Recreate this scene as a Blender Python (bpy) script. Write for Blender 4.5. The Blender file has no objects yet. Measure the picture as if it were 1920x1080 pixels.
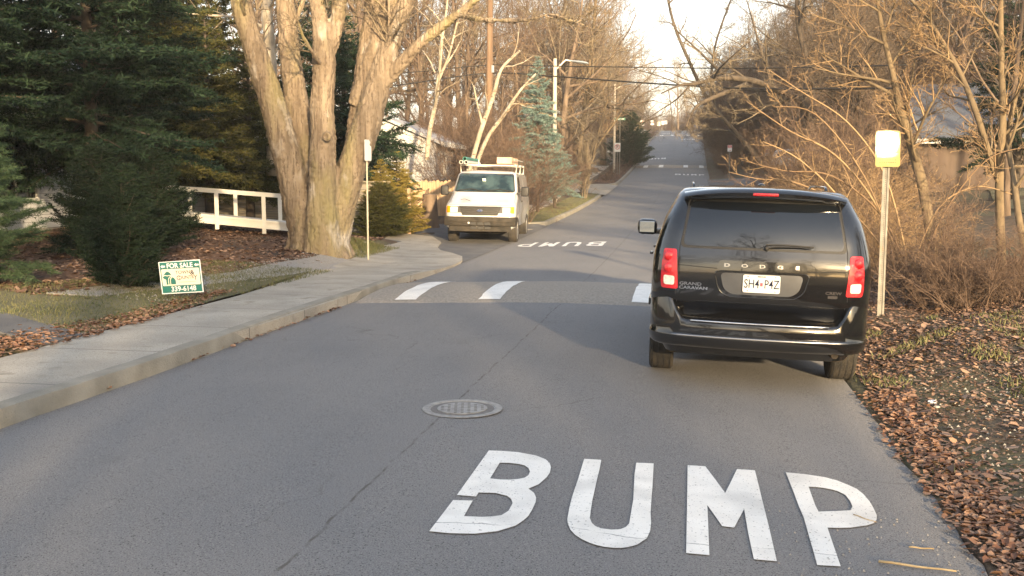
import bpy, bmesh, math, random
import numpy as np
from mathutils import Vector, Matrix, geometry
from mathutils.bvhtree import BVHTree
R = math.radians
SC = bpy.context.scene
COL = SC.collection
# ------------------------------------------------------------------ camera, sky, sun, exposure
CAM = Vector((1.97, 0.0, 1.78)); YAW = R(10.1); FOC = 1870.0; PITCH = math.atan(202/FOC)
cd = bpy.data.cameras.new("camera"); cam = bpy.data.objects.new("camera", cd); COL.objects.link(cam)
cam.location = CAM; cam.rotation_euler = (math.pi/2-PITCH, 0, YAW)
cd.sensor_width = 36; cd.lens = 36*FOC/1920; cd.clip_start = .1; cd.clip_end = 3000
SC.camera = cam
SUN_EL, SUN_AZ = R(10.5), R(25)          # the sun stands behind the camera, 25 degrees to its right
w = bpy.data.worlds.new("World"); SC.world = w; w.use_nodes = True
sky = w.node_tree.nodes.new("ShaderNodeTexSky"); sky.sky_type = 'NISHITA'; sky.sun_disc = False
sky.sun_elevation = SUN_EL; sky.sun_rotation = math.pi-SUN_AZ
sky.air_density = 1.0; sky.dust_density = 2.5; sky.ozone_density = 1.0
bg = w.node_tree.nodes["Background"]; bg.inputs[1].default_value = 0.15
_mx = w.node_tree.nodes.new("ShaderNodeMix"); _mx.data_type = 'RGBA'; _mx.inputs[7].default_value = (3.2, 3.0, 2.8, 1)      # thin cloud low in the sky, clearing towards the zenith
_tc = w.node_tree.nodes.new("ShaderNodeTexCoord"); _sp = w.node_tree.nodes.new("ShaderNodeSeparateXYZ"); w.node_tree.links.new(_tc.outputs["Generated"], _sp.inputs[0])
_mr = w.node_tree.nodes.new("ShaderNodeMapRange"); _mr.inputs[1].default_value = .12; _mr.inputs[2].default_value = .75; _mr.inputs[3].default_value = .6; _mr.inputs[4].default_value = .12
w.node_tree.links.new(_sp.outputs[2], _mr.inputs[0]); w.node_tree.links.new(_mr.outputs[0], _mx.inputs[0])
w.node_tree.links.new(sky.outputs[0], _mx.inputs[6]); w.node_tree.links.new(_mx.outputs[2], bg.inputs[0])
sd = bpy.data.lights.new("sun", 'SUN'); sd.energy = 4.6; sd.angle = R(1.3); sd.color = (1, .74, .43)
sun = bpy.data.objects.new("sun", sd); COL.objects.link(sun)
sdir = Vector((math.sin(SUN_AZ)*math.cos(SUN_EL), -math.cos(SUN_AZ)*math.cos(SUN_EL), math.sin(SUN_EL)))
sun.rotation_euler = sdir.to_track_quat('Z', 'Y').to_euler(); sun.location = (0, -20, 30)
SC.view_settings.view_transform = 'Standard'; SC.view_settings.look = 'None'
SC.view_settings.exposure = 1.95; SC.view_settings.gamma = 1
# ------------------------------------------------------------------ ground shape
_P = [(-200,.0),(-40,.0),(0,0),(14,0),(20,.0),(26,.05),(36,.22),(50,.56),(62,1.05),(75,1.75),(92,2.95),(103,4.0),(129,6.8),(160,9.3),(197,11.2),(215,11.5),(260,11.0),(700,11.0)]
_u = np.array([a for a, b in _P], float); _z = np.array([b for a, b in _P], float)
_m = np.gradient(_z, _u)
_uu = np.arange(-200, 700, .5); _k = np.clip(np.searchsorted(_u, _uu, side='right')-1, 0, len(_u)-2)
_h = _u[_k+1]-_u[_k]; _t = (_uu-_u[_k])/_h
_zz = (2*_t**3-3*_t**2+1)*_z[_k]+(_t**3-2*_t**2+_t)*_h*_m[_k]+(-2*_t**3+3*_t**2)*_z[_k+1]+(_t**3-_t**2)*_h*_m[_k+1]
def zr(u): return np.interp(u, _uu, _zz)
def sm(x, a, b):
    t = np.clip((x-a)/(b-a), 0, 1); return t*t*(3-2*t)
def road_z(v, u): return zr(u)-.025*(np.sqrt(v*v+.09)-.3)
LE, RE = -3.08, 3.42                     # road edges
def drv(u):                              # 1 where a side drive opens on the left
    return np.maximum(sm(u, 17.5, 20.5)*(1-sm(u, 33.5, 35.5)), sm(u, 60, 61.5)*(1-sm(u, 68.5, 70)))
def H(v, u):
    """height of the ground surface; v across, u along the road"""
    v = np.asarray(v, float); u = np.asarray(u, float)
    r = road_z(np.clip(v, LE, RE), u)
    dl = np.clip(LE-v, 0, None)
    step = .13*(1-drv(u)*(1-sm(dl, 2.35, 3.1)*(1-sm(u, 25.5, 27.5))))
    dr = np.clip(v-RE, 0, None)
    left = step*sm(dl, 0, .02) + .075*np.clip(dl-1.6, 0, 9)
    bump = .03*np.sin(v*1.3+u*.7)+.025*np.sin(v*2.9-u*1.7)
    right = .02*sm(dr, 0, .3) + .115*np.clip(dr-.3, 0, 9) + .03*np.clip(dr-9, 0, 40)
    return r+left+right+bump*sm(dr, .3, 1.5)+bump*sm(dl, 1.8, 3.5)
def Hs(v, u): return float(H(v, u))
Fx, Fy = -math.sin(YAW), math.cos(YAW); Rx, Ry = math.cos(YAW), math.sin(YAW)
def P(px, py, d):
    """world point at photo position (px, py), d metres in front of the camera"""
    a = (px-960)/FOC; b = (540-py)/FOC
    f = math.cos(PITCH)+b*math.sin(PITCH); z = -math.sin(PITCH)+b*math.cos(PITCH)
    X = a*d/f
    return Vector((CAM.x+Fx*d+Rx*X, CAM.y+Fy*d+Ry*X, CAM.z+z*d/f))
def G(px, py, off=0.0):
    d = 2.0
    while d < 400:
        p = P(px, py, d)
        if p.z < Hs(p.x, p.y)+off:
            lo, hi = d/1.01-.05, d
            for _ in range(14):
                m = (lo+hi)/2; p = P(px, py, m)
                if p.z < Hs(p.x, p.y)+off: hi = m
                else: lo = m
            return P(px, py, (lo+hi)/2)
        d = d*1.01+.02
    return P(px, py, 400)
def depth(p): return (p.x-CAM.x)*Fx+(p.y-CAM.y)*Fy
def on(v, u, off=0.0): return Vector((v, u, Hs(v, u)+off))
# ------------------------------------------------------------------ materials
def rgb(*c): return (c[0], c[1], c[2], 1)
def mat(name, c1, c2=None, scale=4, rough=.7, bump=0, bscale=30, metal=0, coat=0, spec=.5, island=0, detail=4, ramp=(.35, .65), coords='Object', stretch=None):
    m = bpy.data.materials.new(name); m.use_nodes = True; nt = m.node_tree; b = nt.nodes["Principled BSDF"]
    b.inputs["Roughness"].default_value = rough; b.inputs["Metallic"].default_value = metal
    b.inputs["Coat Weight"].default_value = coat; b.inputs["Coat Roughness"].default_value = .03
    b.inputs["Specular IOR Level"].default_value = spec
    b.inputs["Base Color"].default_value = rgb(*c1)
    tc = nt.nodes.new("ShaderNodeTexCoord"); src = tc.outputs[coords]
    if stretch:
        mp = nt.nodes.new("ShaderNodeMapping"); mp.inputs["Scale"].default_value = stretch
        nt.links.new(src, mp.inputs[0]); src = mp.outputs[0]
    if c2:
        n = nt.nodes.new("ShaderNodeTexNoise"); n.inputs["Scale"].default_value = scale; n.inputs["Detail"].default_value = detail
        nt.links.new(src, n.inputs["Vector"])
        cr = nt.nodes.new("ShaderNodeValToRGB"); cr.color_ramp.elements[0].position = ramp[0]; cr.color_ramp.elements[1].position = ramp[1]
        cr.color_ramp.elements[0].color = rgb(*c1); cr.color_ramp.elements[1].color = rgb(*c2)
        fac = n.outputs[0]
        if island:
            g = nt.nodes.new("ShaderNodeNewGeometry"); mx = nt.nodes.new("ShaderNodeMix"); mx.inputs[0].default_value = island
            nt.links.new(fac, mx.inputs[2]); nt.links.new(g.outputs["Random Per Island"], mx.inputs[3]); fac = mx.outputs[0]
        nt.links.new(fac, cr.inputs[0]); nt.links.new(cr.outputs[0], b.inputs["Base Color"])
    if bump:
        n2 = nt.nodes.new("ShaderNodeTexNoise"); n2.inputs["Scale"].default_value = bscale; n2.inputs["Detail"].default_value = 5
        nt.links.new(src, n2.inputs["Vector"]); bp = nt.nodes.new("ShaderNodeBump"); bp.inputs["Strength"].default_value = bump
        bp.inputs["Distance"].default_value = .02
        nt.links.new(n2.outputs[0], bp.inputs["Height"]); nt.links.new(bp.outputs[0], b.inputs["Normal"])
    return m
def mixlayer(m, fac_fn, color, rough=None):
    """lay another colour over a material where fac_fn's value is 1"""
    nt = m.node_tree; b = nt.nodes["Principled BSDF"]; old = b.inputs["Base Color"]
    mx = nt.nodes.new("ShaderNodeMix"); mx.data_type = 'RGBA'
    if old.links: nt.links.new(old.links[0].from_socket, mx.inputs[6])
    else: mx.inputs[6].default_value = old.default_value
    mx.inputs[7].default_value = rgb(*color)
    nt.links.new(fac_fn(nt), mx.inputs[0]); nt.links.new(mx.outputs[2], b.inputs["Base Color"])
def N(nt, t, **k):
    n = nt.nodes.new(t)
    for a, b in k.items(): setattr(n, a, b)
    return n
def math_node(nt, op, a, b=None):
    n = nt.nodes.new("ShaderNodeMath"); n.operation = op
    for i, x in enumerate((a, b)):
        if x is None: continue
        if isinstance(x, (int, float)): n.inputs[i].default_value = x
        else: nt.links.new(x, n.inputs[i])
    return n.outputs[0]
def noise_mask(scale, lo, hi, stretch=(1, 1, 1), detail=4):
    def f(nt):
        tc = nt.nodes.new("ShaderNodeTexCoord"); mp = nt.nodes.new("ShaderNodeMapping"); mp.inputs["Scale"].default_value = stretch
        n = nt.nodes.new("ShaderNodeTexNoise"); n.inputs["Scale"].default_value = scale; n.inputs["Detail"].default_value = detail
        nt.links.new(tc.outputs["Object"], mp.inputs[0]); nt.links.new(mp.outputs[0], n.inputs["Vector"])
        r = nt.nodes.new("ShaderNodeMapRange"); r.inputs[1].default_value = lo; r.inputs[2].default_value = hi
        nt.links.new(n.outputs[0], r.inputs[0]); return r.outputs[0]
    return f
def line_mask(axis, pos, width, wob=.05, wscale=2.0, breaks=0):
    def f(nt):
        tc = nt.nodes.new("ShaderNodeTexCoord"); s = nt.nodes.new("ShaderNodeSeparateXYZ"); nt.links.new(tc.outputs["Object"], s.inputs[0])
        n = nt.nodes.new("ShaderNodeTexNoise"); n.inputs["Scale"].default_value = wscale; n.inputs["Detail"].default_value = 6
        nt.links.new(tc.outputs["Object"], n.inputs["Vector"])
        x = math_node(nt, 'ADD', s.outputs[axis], math_node(nt, 'MULTIPLY', math_node(nt, 'SUBTRACT', n.outputs[0], .5), wob))
        a = math_node(nt, 'ABSOLUTE', math_node(nt, 'SUBTRACT', x, pos))
        r = nt.nodes.new("ShaderNodeMapRange"); r.inputs[1].default_value = width; r.inputs[2].default_value = width*.4
        r.inputs[3].default_value = 0; r.inputs[4].default_value = 1
        nt.links.new(a, r.inputs[0]); o = r.outputs[0]
        if breaks:
            n2 = nt.nodes.new("ShaderNodeTexNoise"); n2.inputs["Scale"].default_value = 6; nt.links.new(tc.outputs["Object"], n2.inputs["Vector"])
            r2 = nt.nodes.new("ShaderNodeMapRange"); r2.inputs[1].default_value = .38; r2.inputs[2].default_value = .6; nt.links.new(n2.outputs[0], r2.inputs[0])
            o = math_node(nt, 'MULTIPLY', o, r2.outputs[0])
        return o
    return f
# ------------------------------------------------------------------ mesh helpers
class MB:
    def __init__(s): s.v = []; s.f = []
    def add(s, vs, fs):
        o = len(s.v); s.v.extend([tuple(p) for p in vs]); s.f.extend([tuple(i+o for i in f) for f in fs]); return s
    def box(s, c, size, rz=0, M=None):
        x, y, z = (k/2 for k in size); vs = [Vector((a, b, e)) for a in (-x, x) for b in (-y, y) for e in (-z, z)]
        rm = Matrix.Rotation(rz, 3, 'Z') if M is None else M
        return s.add([rm@p+Vector(c) for p in vs], [(0,1,3,2),(4,6,7,5),(0,4,5,1),(2,3,7,6),(0,2,6,4),(1,5,7,3)])
    def bbox(s, c, size, bev=.01, rz=0, M=None):
        bm = bmesh.new(); bmesh.ops.create_cube(bm, size=1)
        for v in bm.verts: v.co = Vector((v.co.x*size[0], v.co.y*size[1], v.co.z*size[2]))
        bmesh.ops.bevel(bm, geom=bm.edges[:], offset=bev, segments=2, affect='EDGES', profile=.6)
        rm = Matrix.Rotation(rz, 3, 'Z') if M is None else M
        bm.verts.index_update()
        s.add([rm@v.co+Vector(c) for v in bm.verts], [[v.index for v in f.verts] for f in bm.faces]); bm.free(); return s
    def tube(s, pts, rad, k=6, cap=True):
        n = len(pts); o = len(s.v)
        if isinstance(rad, (int, float)): rad = [rad]*n
        ref = None
        for i in range(n):
            a = pts[max(i-1, 0)]; b = pts[min(i+1, n-1)]; t = (b-a)
            if t.length < 1e-9: t = Vector((0, 0, 1))
            t.normalize()
            if ref is None:
                ref = Vector((1, 0, 0)) if abs(t.x) < .8 else Vector((0, 1, 0))
            e = ref-t*ref.dot(t)
            if e.length < 1e-5: e = t.orthogonal()
            e.normalize(); ref = e; g = t.cross(e); p = pts[i]; r = rad[i]
            for j in range(k):
                q = 2*math.pi*j/k; c = math.cos(q)*r; d = math.sin(q)*r
                s.v.append((p.x+e.x*c+g.x*d, p.y+e.y*c+g.y*d, p.z+e.z*c+g.z*d))
        for i in range(n-1):
            for j in range(k):
                j2 = (j+1) % k
                s.f.append((o+i*k+j, o+i*k+j2, o+(i+1)*k+j2, o+(i+1)*k+j))
        if cap:
            s.f.append(tuple(o+j for j in reversed(range(k)))); s.f.append(tuple(o+(n-1)*k+j for j in range(k)))
        return s
    def lathe(s, prof, M=Matrix.Identity(4), k=24):
        """prof: (radius, height) pairs about local Z"""
        o = len(s.v)
        for r, h in prof:
            for j in range(k):
                q = 2*math.pi*j/k; s.v.append(tuple(M@Vector((r*math.cos(q), r*math.sin(q), h))))
        for i in range(len(prof)-1):
            for j in range(k):
                j2 = (j+1) % k; s.f.append((o+i*k+j, o+i*k+j2, o+(i+1)*k+j2, o+(i+1)*k+j))
        s.f.append(tuple(o+j for j in reversed(range(k)))); s.f.append(tuple(o+(len(prof)-1)*k+j for j in range(k)))
        return s
    def prism(s, outline, M, t0, t1):
        """outline in local XY extruded from z=t0 to t1, placed by M"""
        n = len(outline); o = len(s.v)
        for z in (t0, t1):
            for x, y in outline: s.v.append(tuple(M@Vector((x, y, z))))
        s.f.append(tuple(o+i for i in reversed(range(n)))); s.f.append(tuple(o+n+i for i in range(n)))
        for i in range(n):
            j = (i+1) % n; s.f.append((o+i, o+j, o+n+j, o+n+i))
        return s
def link(name, me, m, parent=None, smooth=False, angle=None):
    if m is not None and not me.materials: me.materials.append(m)
    if smooth or angle:
        me.polygons.foreach_set("use_smooth", [True]*len(me.polygons))
        if angle: me.set_sharp_from_angle(angle=R(angle))
    o = bpy.data.objects.new(name, me); COL.objects.link(o)
    if parent is not None: o.parent = parent
    return o
def obj(name, mb, m, parent=None, smooth=False, angle=None, fix=False):
    me = bpy.data.meshes.new(name); me.from_pydata(mb.v, [], mb.f)
    if fix:
        bm = bmesh.new(); bm.from_mesh(me); bmesh.ops.recalc_face_normals(bm, faces=bm.faces[:]); bm.to_mesh(me); bm.free()
    me.update(); return link(name, me, m, parent, smooth, angle)
def npmesh(name, V, F):
    """V (n,3) array, F (m,k) array of one polygon size"""
    me = bpy.data.meshes.new(name); k = F.shape[1]
    me.vertices.add(len(V)); me.vertices.foreach_set("co", V.astype(np.float32).ravel())
    me.loops.add(F.size); me.loops.foreach_set("vertex_index", F.astype(np.int32).ravel())
    me.polygons.add(len(F)); me.polygons.foreach_set("loop_start", np.arange(0, F.size, k, dtype=np.int32))
    me.update(calc_edges=True); return me
def tag(o, label=None, cat=None, group=None, kind=None):
    if label: o["label"] = label
    if cat: o["category"] = cat
    if group: o["group"] = group
    if kind: o["kind"] = kind
    return o
def thing(name, label, cat, loc=(0, 0, 0), rz=0, group=None):
    o = bpy.data.objects.new(name, None); COL.objects.link(o); o.location = loc; o.rotation_euler = (0, 0, rz)
    o.empty_display_size = .2
    return tag(o, label, cat, group)
def dup(root, loc, rot=(0, 0, 0), sc=1, label=None, group=None, name=None):
    r = root.copy(); COL.objects.link(r); r.location = loc; r.rotation_euler = rot if isinstance(rot, tuple) else (0, 0, rot)
    r.scale = sc if isinstance(sc, tuple) else (sc, sc, sc)
    if name: r.name = name
    if label: r["label"] = label
    if group: r["group"] = group
    for ch in list(root.children):
        c = ch.copy(); COL.objects.link(c); c.parent = r
        for g in list(ch.children):
            d = g.copy(); COL.objects.link(d); d.parent = c
    return r
def text_mesh(s, size, extrude=.002, bold=0.0, align='CENTER', sx=1.0, spacing=1.0):
    cu = bpy.data.curves.new("t", 'FONT'); cu.body = s; cu.size = size; cu.extrude = extrude; cu.offset = bold
    cu.align_x = align; cu.align_y = 'CENTER'; cu.space_character = spacing; cu.resolution_u = 3
    o = bpy.data.objects.new("t", cu); COL.objects.link(o)
    dg = bpy.context.evaluated_depsgraph_get(); dg.update()
    me = bpy.data.meshes.new_from_object(o.evaluated_get(dg)); bpy.data.objects.remove(o); me.materials.clear()
    for v in me.vertices: v.co.x *= sx
    return me
def add_mesh(mb, me, M):
    mb.add([M@v.co for v in me.vertices], [list(p.vertices) for p in me.polygons])
def apply_mods(o):
    dg = bpy.context.evaluated_depsgraph_get(); dg.update()
    me = bpy.data.meshes.new_from_object(o.evaluated_get(dg)); o.modifiers.clear(); o.data = me; return me
def subdiv_poly(outline, grid, holes=()):
    """triangulated/gridded flat polygon -> bmesh in XY"""
    bm = bmesh.new()
    if holes:
        loops = [[Vector((x, y, 0)) for x, y in outline]]+[[Vector((x, y, 0)) for x, y in h] for h in holes]
        tri = geometry.tessellate_polygon(loops); pts = [p for l in loops for p in l]
        vs = [bm.verts.new(p) for p in pts]
        for t in tri:
            try: bm.faces.new([vs[i] for i in t])
            except ValueError: pass
    else:
        bm.faces.new([bm.verts.new((x, y, 0)) for x, y in outline])
    if grid:
        xs = [v.co.x for v in bm.verts]; ys = [v.co.y for v in bm.verts]
        gx, gy = grid if isinstance(grid, tuple) else (grid, grid)
        x = math.floor(min(xs)/gx)*gx+gx
        while x < max(xs):
            bmesh.ops.bisect_plane(bm, geom=bm.verts[:]+bm.edges[:]+bm.faces[:], plane_co=(x, 0, 0), plane_no=(1, 0, 0)); x += gx
        y = math.floor(min(ys)/gy)*gy+gy
        while y < max(ys):
            bmesh.ops.bisect_plane(bm, geom=bm.verts[:]+bm.edges[:]+bm.faces[:], plane_co=(0, y, 0), plane_no=(0, 1, 0)); y += gy
    bmesh.ops.recalc_face_normals(bm, faces=bm.faces[:])
    bm.normal_update()
    if bm.faces and sum(f.normal.z for f in bm.faces) < 0: bmesh.ops.reverse_faces(bm, faces=bm.faces[:])
    return bm
def ground_poly(name, outline, off, m, grid=.6, skirt=0, holes=(), base=H, parent=None, soft=0):
    """a sheet that follows the ground; skirt gives it a solid edge of that height"""
    bm = subdiv_poly(outline, grid, holes)
    for v in bm.verts: v.co.z = float(base(v.co.x, v.co.y))+off
    if skirt:
        be = [e for e in bm.edges if e.is_boundary]
        r = bmesh.ops.extrude_edge_only(bm, edges=be)
        for v in r['geom']:
            if isinstance(v, bmesh.types.BMVert): v.co.z -= skirt
        if soft:
            pass
        bmesh.ops.recalc_face_normals(bm, faces=bm.faces[:])
    me = bpy.data.meshes.new(name); bm.to_mesh(me); bm.free()
    return link(name, me, m, parent)
def project(me_or_bm, bvh, direction, origin_shift, offset, back=.012):
    pass
def decal(name, outline, bvh, to3, axis, off, m, parent, grid=.06, thick=.012, holes=(), smooth=True):
    """panel cut to outline (2D), laid on a body found by bvh. to3(a,b)->far point, axis: ray direction"""
    bm = subdiv_poly(outline, grid, holes); ax = Vector(axis).normalized()
    top = []
    for v in bm.verts:
        q = Vector(to3(v.co.x, v.co.y)); hit, no, i, d = bvh.ray_cast(q, ax)
        if hit is None: hit, no, i, d = bvh.find_nearest(q+ax*1.0)
        v.co = hit-ax*off
    bm.normal_update()
    fs = bm.faces[:]
    if sum(f.normal.dot(-ax)*f.calc_area() for f in fs) < 0: bmesh.ops.reverse_faces(bm, faces=fs)
    be = [e for e in bm.edges if e.is_boundary]
    r = bmesh.ops.extrude_edge_only(bm, edges=be)
    for v in r['geom']:
        if isinstance(v, bmesh.types.BMVert): v.co += ax*thick
    bmesh.ops.recalc_face_normals(bm, faces=bm.faces[:])
    me = bpy.data.meshes.new(name); bm.to_mesh(me); bm.free()
    return link(name, me, m, parent, smooth=smooth, angle=40)
def text_on(name, s, size, at, bvh, to3, axis, m, parent, bold=0, sx=1, spacing=1, off=.004, flip=1, rot=0):
    me = text_mesh(s, size, .0015, bold, sx=sx, spacing=spacing); ax = Vector(axis).normalized()
    cr, sr = math.cos(rot), math.sin(rot)
    for v in me.vertices:
        x, y = v.co.x*cr-v.co.y*sr, v.co.x*sr+v.co.y*cr
        q = Vector(to3(at[0]+flip*x, at[1]+y)); hit, no, i, d = bvh.ray_cast(q, ax)
        if hit is None: hit = q+ax*1.0
        v.co = hit-ax*(off+v.co.z)
    bm = bmesh.new(); bm.from_mesh(me); bmesh.ops.recalc_face_normals(bm, faces=bm.faces[:]); bm.to_mesh(me); bm.free()
    return link(name, me, m, parent)
# ------------------------------------------------------------------ setting: ground, road, pavements
M_asph = mat("asphalt", (.150,.150,.155), (.195,.191,.190), scale=.45, rough=.82, bump=.5, bscale=160, ramp=(.3,.7), detail=8)
def tyre_lanes(nt):
    tc = nt.nodes.new("ShaderNodeTexCoord"); s = nt.nodes.new("ShaderNodeSeparateXYZ"); nt.links.new(tc.outputs["Object"], s.inputs[0])
    n = nt.nodes.new("ShaderNodeTexNoise"); n.inputs["Scale"].default_value = .5; nt.links.new(tc.outputs["Object"], n.inputs["Vector"])
    x = math_node(nt, 'ADD', s.outputs[0], math_node(nt, 'MULTIPLY', n.outputs[0], .5))
    return math_node(nt, 'MULTIPLY', math_node(nt, 'POWER', math_node(nt, 'ABSOLUTE', math_node(nt, 'SINE', math_node(nt, 'MULTIPLY', x, 1.95))), 3), .22)
mixlayer(M_asph, tyre_lanes, (.215,.208,.200))
def cracks(nt):
    tc = nt.nodes.new("ShaderNodeTexCoord"); n = nt.nodes.new("ShaderNodeTexNoise"); n.inputs["Scale"].default_value = 1.6; n.inputs["Detail"].default_value = 8; nt.links.new(tc.outputs["Object"], n.inputs["Vector"])
    va = nt.nodes.new("ShaderNodeVectorMath"); va.operation = 'MULTIPLY_ADD'; va.inputs[1].default_value = (.7, .7, .7); nt.links.new(n.outputs["Color"], va.inputs[0]); nt.links.new(tc.outputs["Object"], va.inputs[2])
    v = nt.nodes.new("ShaderNodeTexVoronoi"); v.feature = 'DISTANCE_TO_EDGE'; v.inputs["Scale"].default_value = .42; nt.links.new(va.outputs[0], v.inputs["Vector"])
    return math_node(nt, 'MULTIPLY', math_node(nt, 'LESS_THAN', v.outputs["Distance"], .0035), math_node(nt, 'MULTIPLY', noise_mask(.35, .52, .60)(nt), .6))
mixlayer(M_asph, cracks, (.06,.055,.052))
mixlayer(M_asph, noise_mask(.9, .66, .76, (1, .7, 1)), (.11,.107,.107))
mixlayer(M_asph, noise_mask(140, .50, .64, detail=2), (.26,.25,.24))
mixlayer(M_asph, noise_mask(110, .58, .66, detail=2), (.045,.042,.042))
mixlayer(M_asph, line_mask(0, .14, .013, .09, 2.6, 1), (.095,.085,.078))
M_hump = mat("worn_asphalt", (.24,.215,.185), (.35,.315,.27), scale=30, rough=.9, bump=.8, bscale=90)
M_drive = mat("drive_asphalt", (.10,.10,.103), (.14,.135,.13), scale=2, rough=.85, bump=.4, bscale=120)
M_conc = mat("concrete", (.33,.30,.25), (.44,.40,.335), scale=1.3, rough=.9, bump=.35, bscale=60, detail=8)
mixlayer(M_conc, noise_mask(90, .55, .68, detail=2), (.20,.18,.155))
mixlayer(M_conc, noise_mask(.5, .58, .75), (.22,.20,.175))
def joints(nt):
    tc = nt.nodes.new("ShaderNodeTexCoord"); s = nt.nodes.new("ShaderNodeSeparateXYZ"); nt.links.new(tc.outputs["Object"], s.inputs[0])
    f = math_node(nt, 'FRACT', math_node(nt, 'MULTIPLY', s.outputs[1], .6)); a = math_node(nt, 'ABSOLUTE', math_node(nt, 'SUBTRACT', f, .5))
    return math_node(nt, 'MULTIPLY', math_node(nt, 'LESS_THAN', a, .008), .75)
mixlayer(M_conc, joints, (.14,.125,.11))
mixlayer(M_conc, noise_mask(3.5, .60, .72, detail=8), (.25,.225,.18))
M_curb = mat("curb_concrete", (.215,.20,.165), (.30,.28,.235), scale=3, rough=.92, bump=.5, bscale=50, detail=8)
M_gravel = mat("gravel", (.24,.225,.21), (.42,.40,.37), scale=45, rough=.95, bump=1, bscale=60)
M_paint = mat("road_paint", (.76,.74,.69), (.84,.82,.77), scale=6, rough=.6, bump=.2, bscale=150)
mixlayer(M_paint, noise_mask(2.2, .5, .72, detail=6), (.60,.585,.55))
mixlayer(M_paint, noise_mask(70, .635, .68, detail=5), (.22,.21,.20))
mixlayer(M_paint, line_mask(1, 4.95, .006, .5, 1.2, 1), (.2,.19,.18))
M_ground = mat("ground", (.055,.038,.024), (.115,.078,.048), scale=3.5, rough=1, bump=1, bscale=25, detail=10)
mixlayer(M_ground, noise_mask(.35, .50, .60, detail=6), (.085,.078,.040))
mixlayer(M_ground, noise_mask(14, .58, .7, detail=6), (.15,.10,.06))
M_lawn = mat("lawn_turf", (.085,.085,.045), (.17,.15,.085), scale=1.2, rough=1, bump=.8, bscale=60, detail=8)
M_leafbed = mat("leaf_bed", (.085,.042,.026), (.17,.095,.055), scale=12, rough=1, bump=1, bscale=30, detail=8)
mixlayer(M_leafbed, noise_mask(1.6, .5, .62), (.05,.035,.028))
def grid_mesh(name, vs, us, fn, m, kind="structure"):
    V = np.array([(v, u, 0) for u in us for v in vs], float); V[:, 2] = fn(V[:, 0], V[:, 1])
    nv = len(vs); i = np.arange(len(us)-1)[:, None]*nv+np.arange(nv-1)[None, :]; i = i.ravel()
    me = npmesh(name, V, np.stack([i, i+1, i+nv+1, i+nv], 1)); o = link(name, me, m, smooth=True); o["kind"] = kind; return o
def H_sheet(v, u):
    h = H(v, u); under = sm(v, LE-1.9, LE-1.75)*(1-sm(v, RE-.12, RE+.0))
    return h-.2*under
vs = np.concatenate([np.linspace(-400, -40, 10), np.linspace(-36, -8, 29), np.arange(-7.7, -4.6, .2), [-4.9+.0, -4.8, -3, -1, 1, 3, 3.2, 3.3, 3.36, 3.42, 3.48], np.arange(3.6, 9, .2), np.linspace(9.2, 30, 30), np.linspace(34, 400, 12)])
vs = np.unique(np.round(vs, 3))
us = np.concatenate([np.linspace(-190, -10, 19), np.arange(-8, 60, .4), np.arange(60, 230, 2), np.linspace(235, 690, 30)])
grid_mesh("ground", vs, us, H_sheet, M_ground)
# the road: right edge is a little ragged
rs = np.concatenate([np.arange(-190, -4, 6.), np.arange(-4, 40, .18), np.arange(40, 240, 1.), np.arange(240, 420, 8.)])
rng = np.random.default_rng(5)
def road_mesh():
    cross = np.array([LE-.02, -2.6, -2, -1, -.5, -.15, .15, .5, 1, 2, 2.6, 3.1, RE])
    V = []; rag = np.convolve(rng.normal(0, .05, len(rs)+6), np.ones(4)/4, 'same')[3:-3]
    for k, u in enumerate(rs):
        flare = .10*sm(np.array(u), 6, 10)*(1-sm(np.array(u), 20, 30))
        for j, c in enumerate(cross):
            x = c+(rag[k]+flare if j == len(cross)-1 else 0)
            V.append((x, u, float(road_z(x, u))-(.05 if j == len(cross)-1 else 0)*0))
        x = RE+rag[k]+flare+.04; V.append((x, u, float(road_z(x, u))-.08))
    n = len(cross)+1; i = (np.arange(len(rs)-1)[:, None]*n+np.arange(n-1)[None, :]).ravel()
    me = npmesh("road", np.array(V), np.stack([i, i+1, i+n+1, i+n], 1)); o = link("road", me, M_asph, smooth=True); o["kind"] = "structure"
road_mesh()
def pix_poly(pts, off=.13):
    out = []
    for x, y in pts:
        p = G(x, y, off) if False else None
        # the sheet is level with the kerb top
        d = 2.0
        for it in range(1500):
            q = P(x, y, d)
            if q.z < float(road_z(max(min(q.x, RE), LE), q.y))+off: break
            d = d*1.004+.005
        out.append((q.x, q.y))
    return out
def walk_z(v, u): return road_z(np.clip(v, LE, RE), u)+.13*(1-sm(u, 17.5, 20.5))+sm(u, 17.5, 20.5)*(.05+.075*np.clip(LE-1.6-v, 0, 9))
# near pavement: straight run, then widening into the drive's apron with a rounded corner
near = [(-3.10, -30), (-3.10, 9), (-3.06, 13), (-3.06, 16.5), (-3.0, 18.6), (-2.98, 20.8), (-3.05, 21.8), (-3.3, 22.9), (-3.75, 23.8), (-4.25, 24.6),
        (-4.6, 25.6), (-4.9, 27.2), (-5.5, 28.6), (-6.6, 28.9), (-6.5, 27.2), (-5.9, 24.6), (-5.55, 22.2), (-5.35, 20.4), (-4.95, 17.2), (-4.68, 14), (-4.62, 9), (-4.62, -30)]
W1 = ground_poly("pavement", near, 0.0, M_conc, grid=(.5, .5), skirt=.6, base=lambda v, u: walk_z(v, u)-.0); W1["kind"] = "structure"
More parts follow.
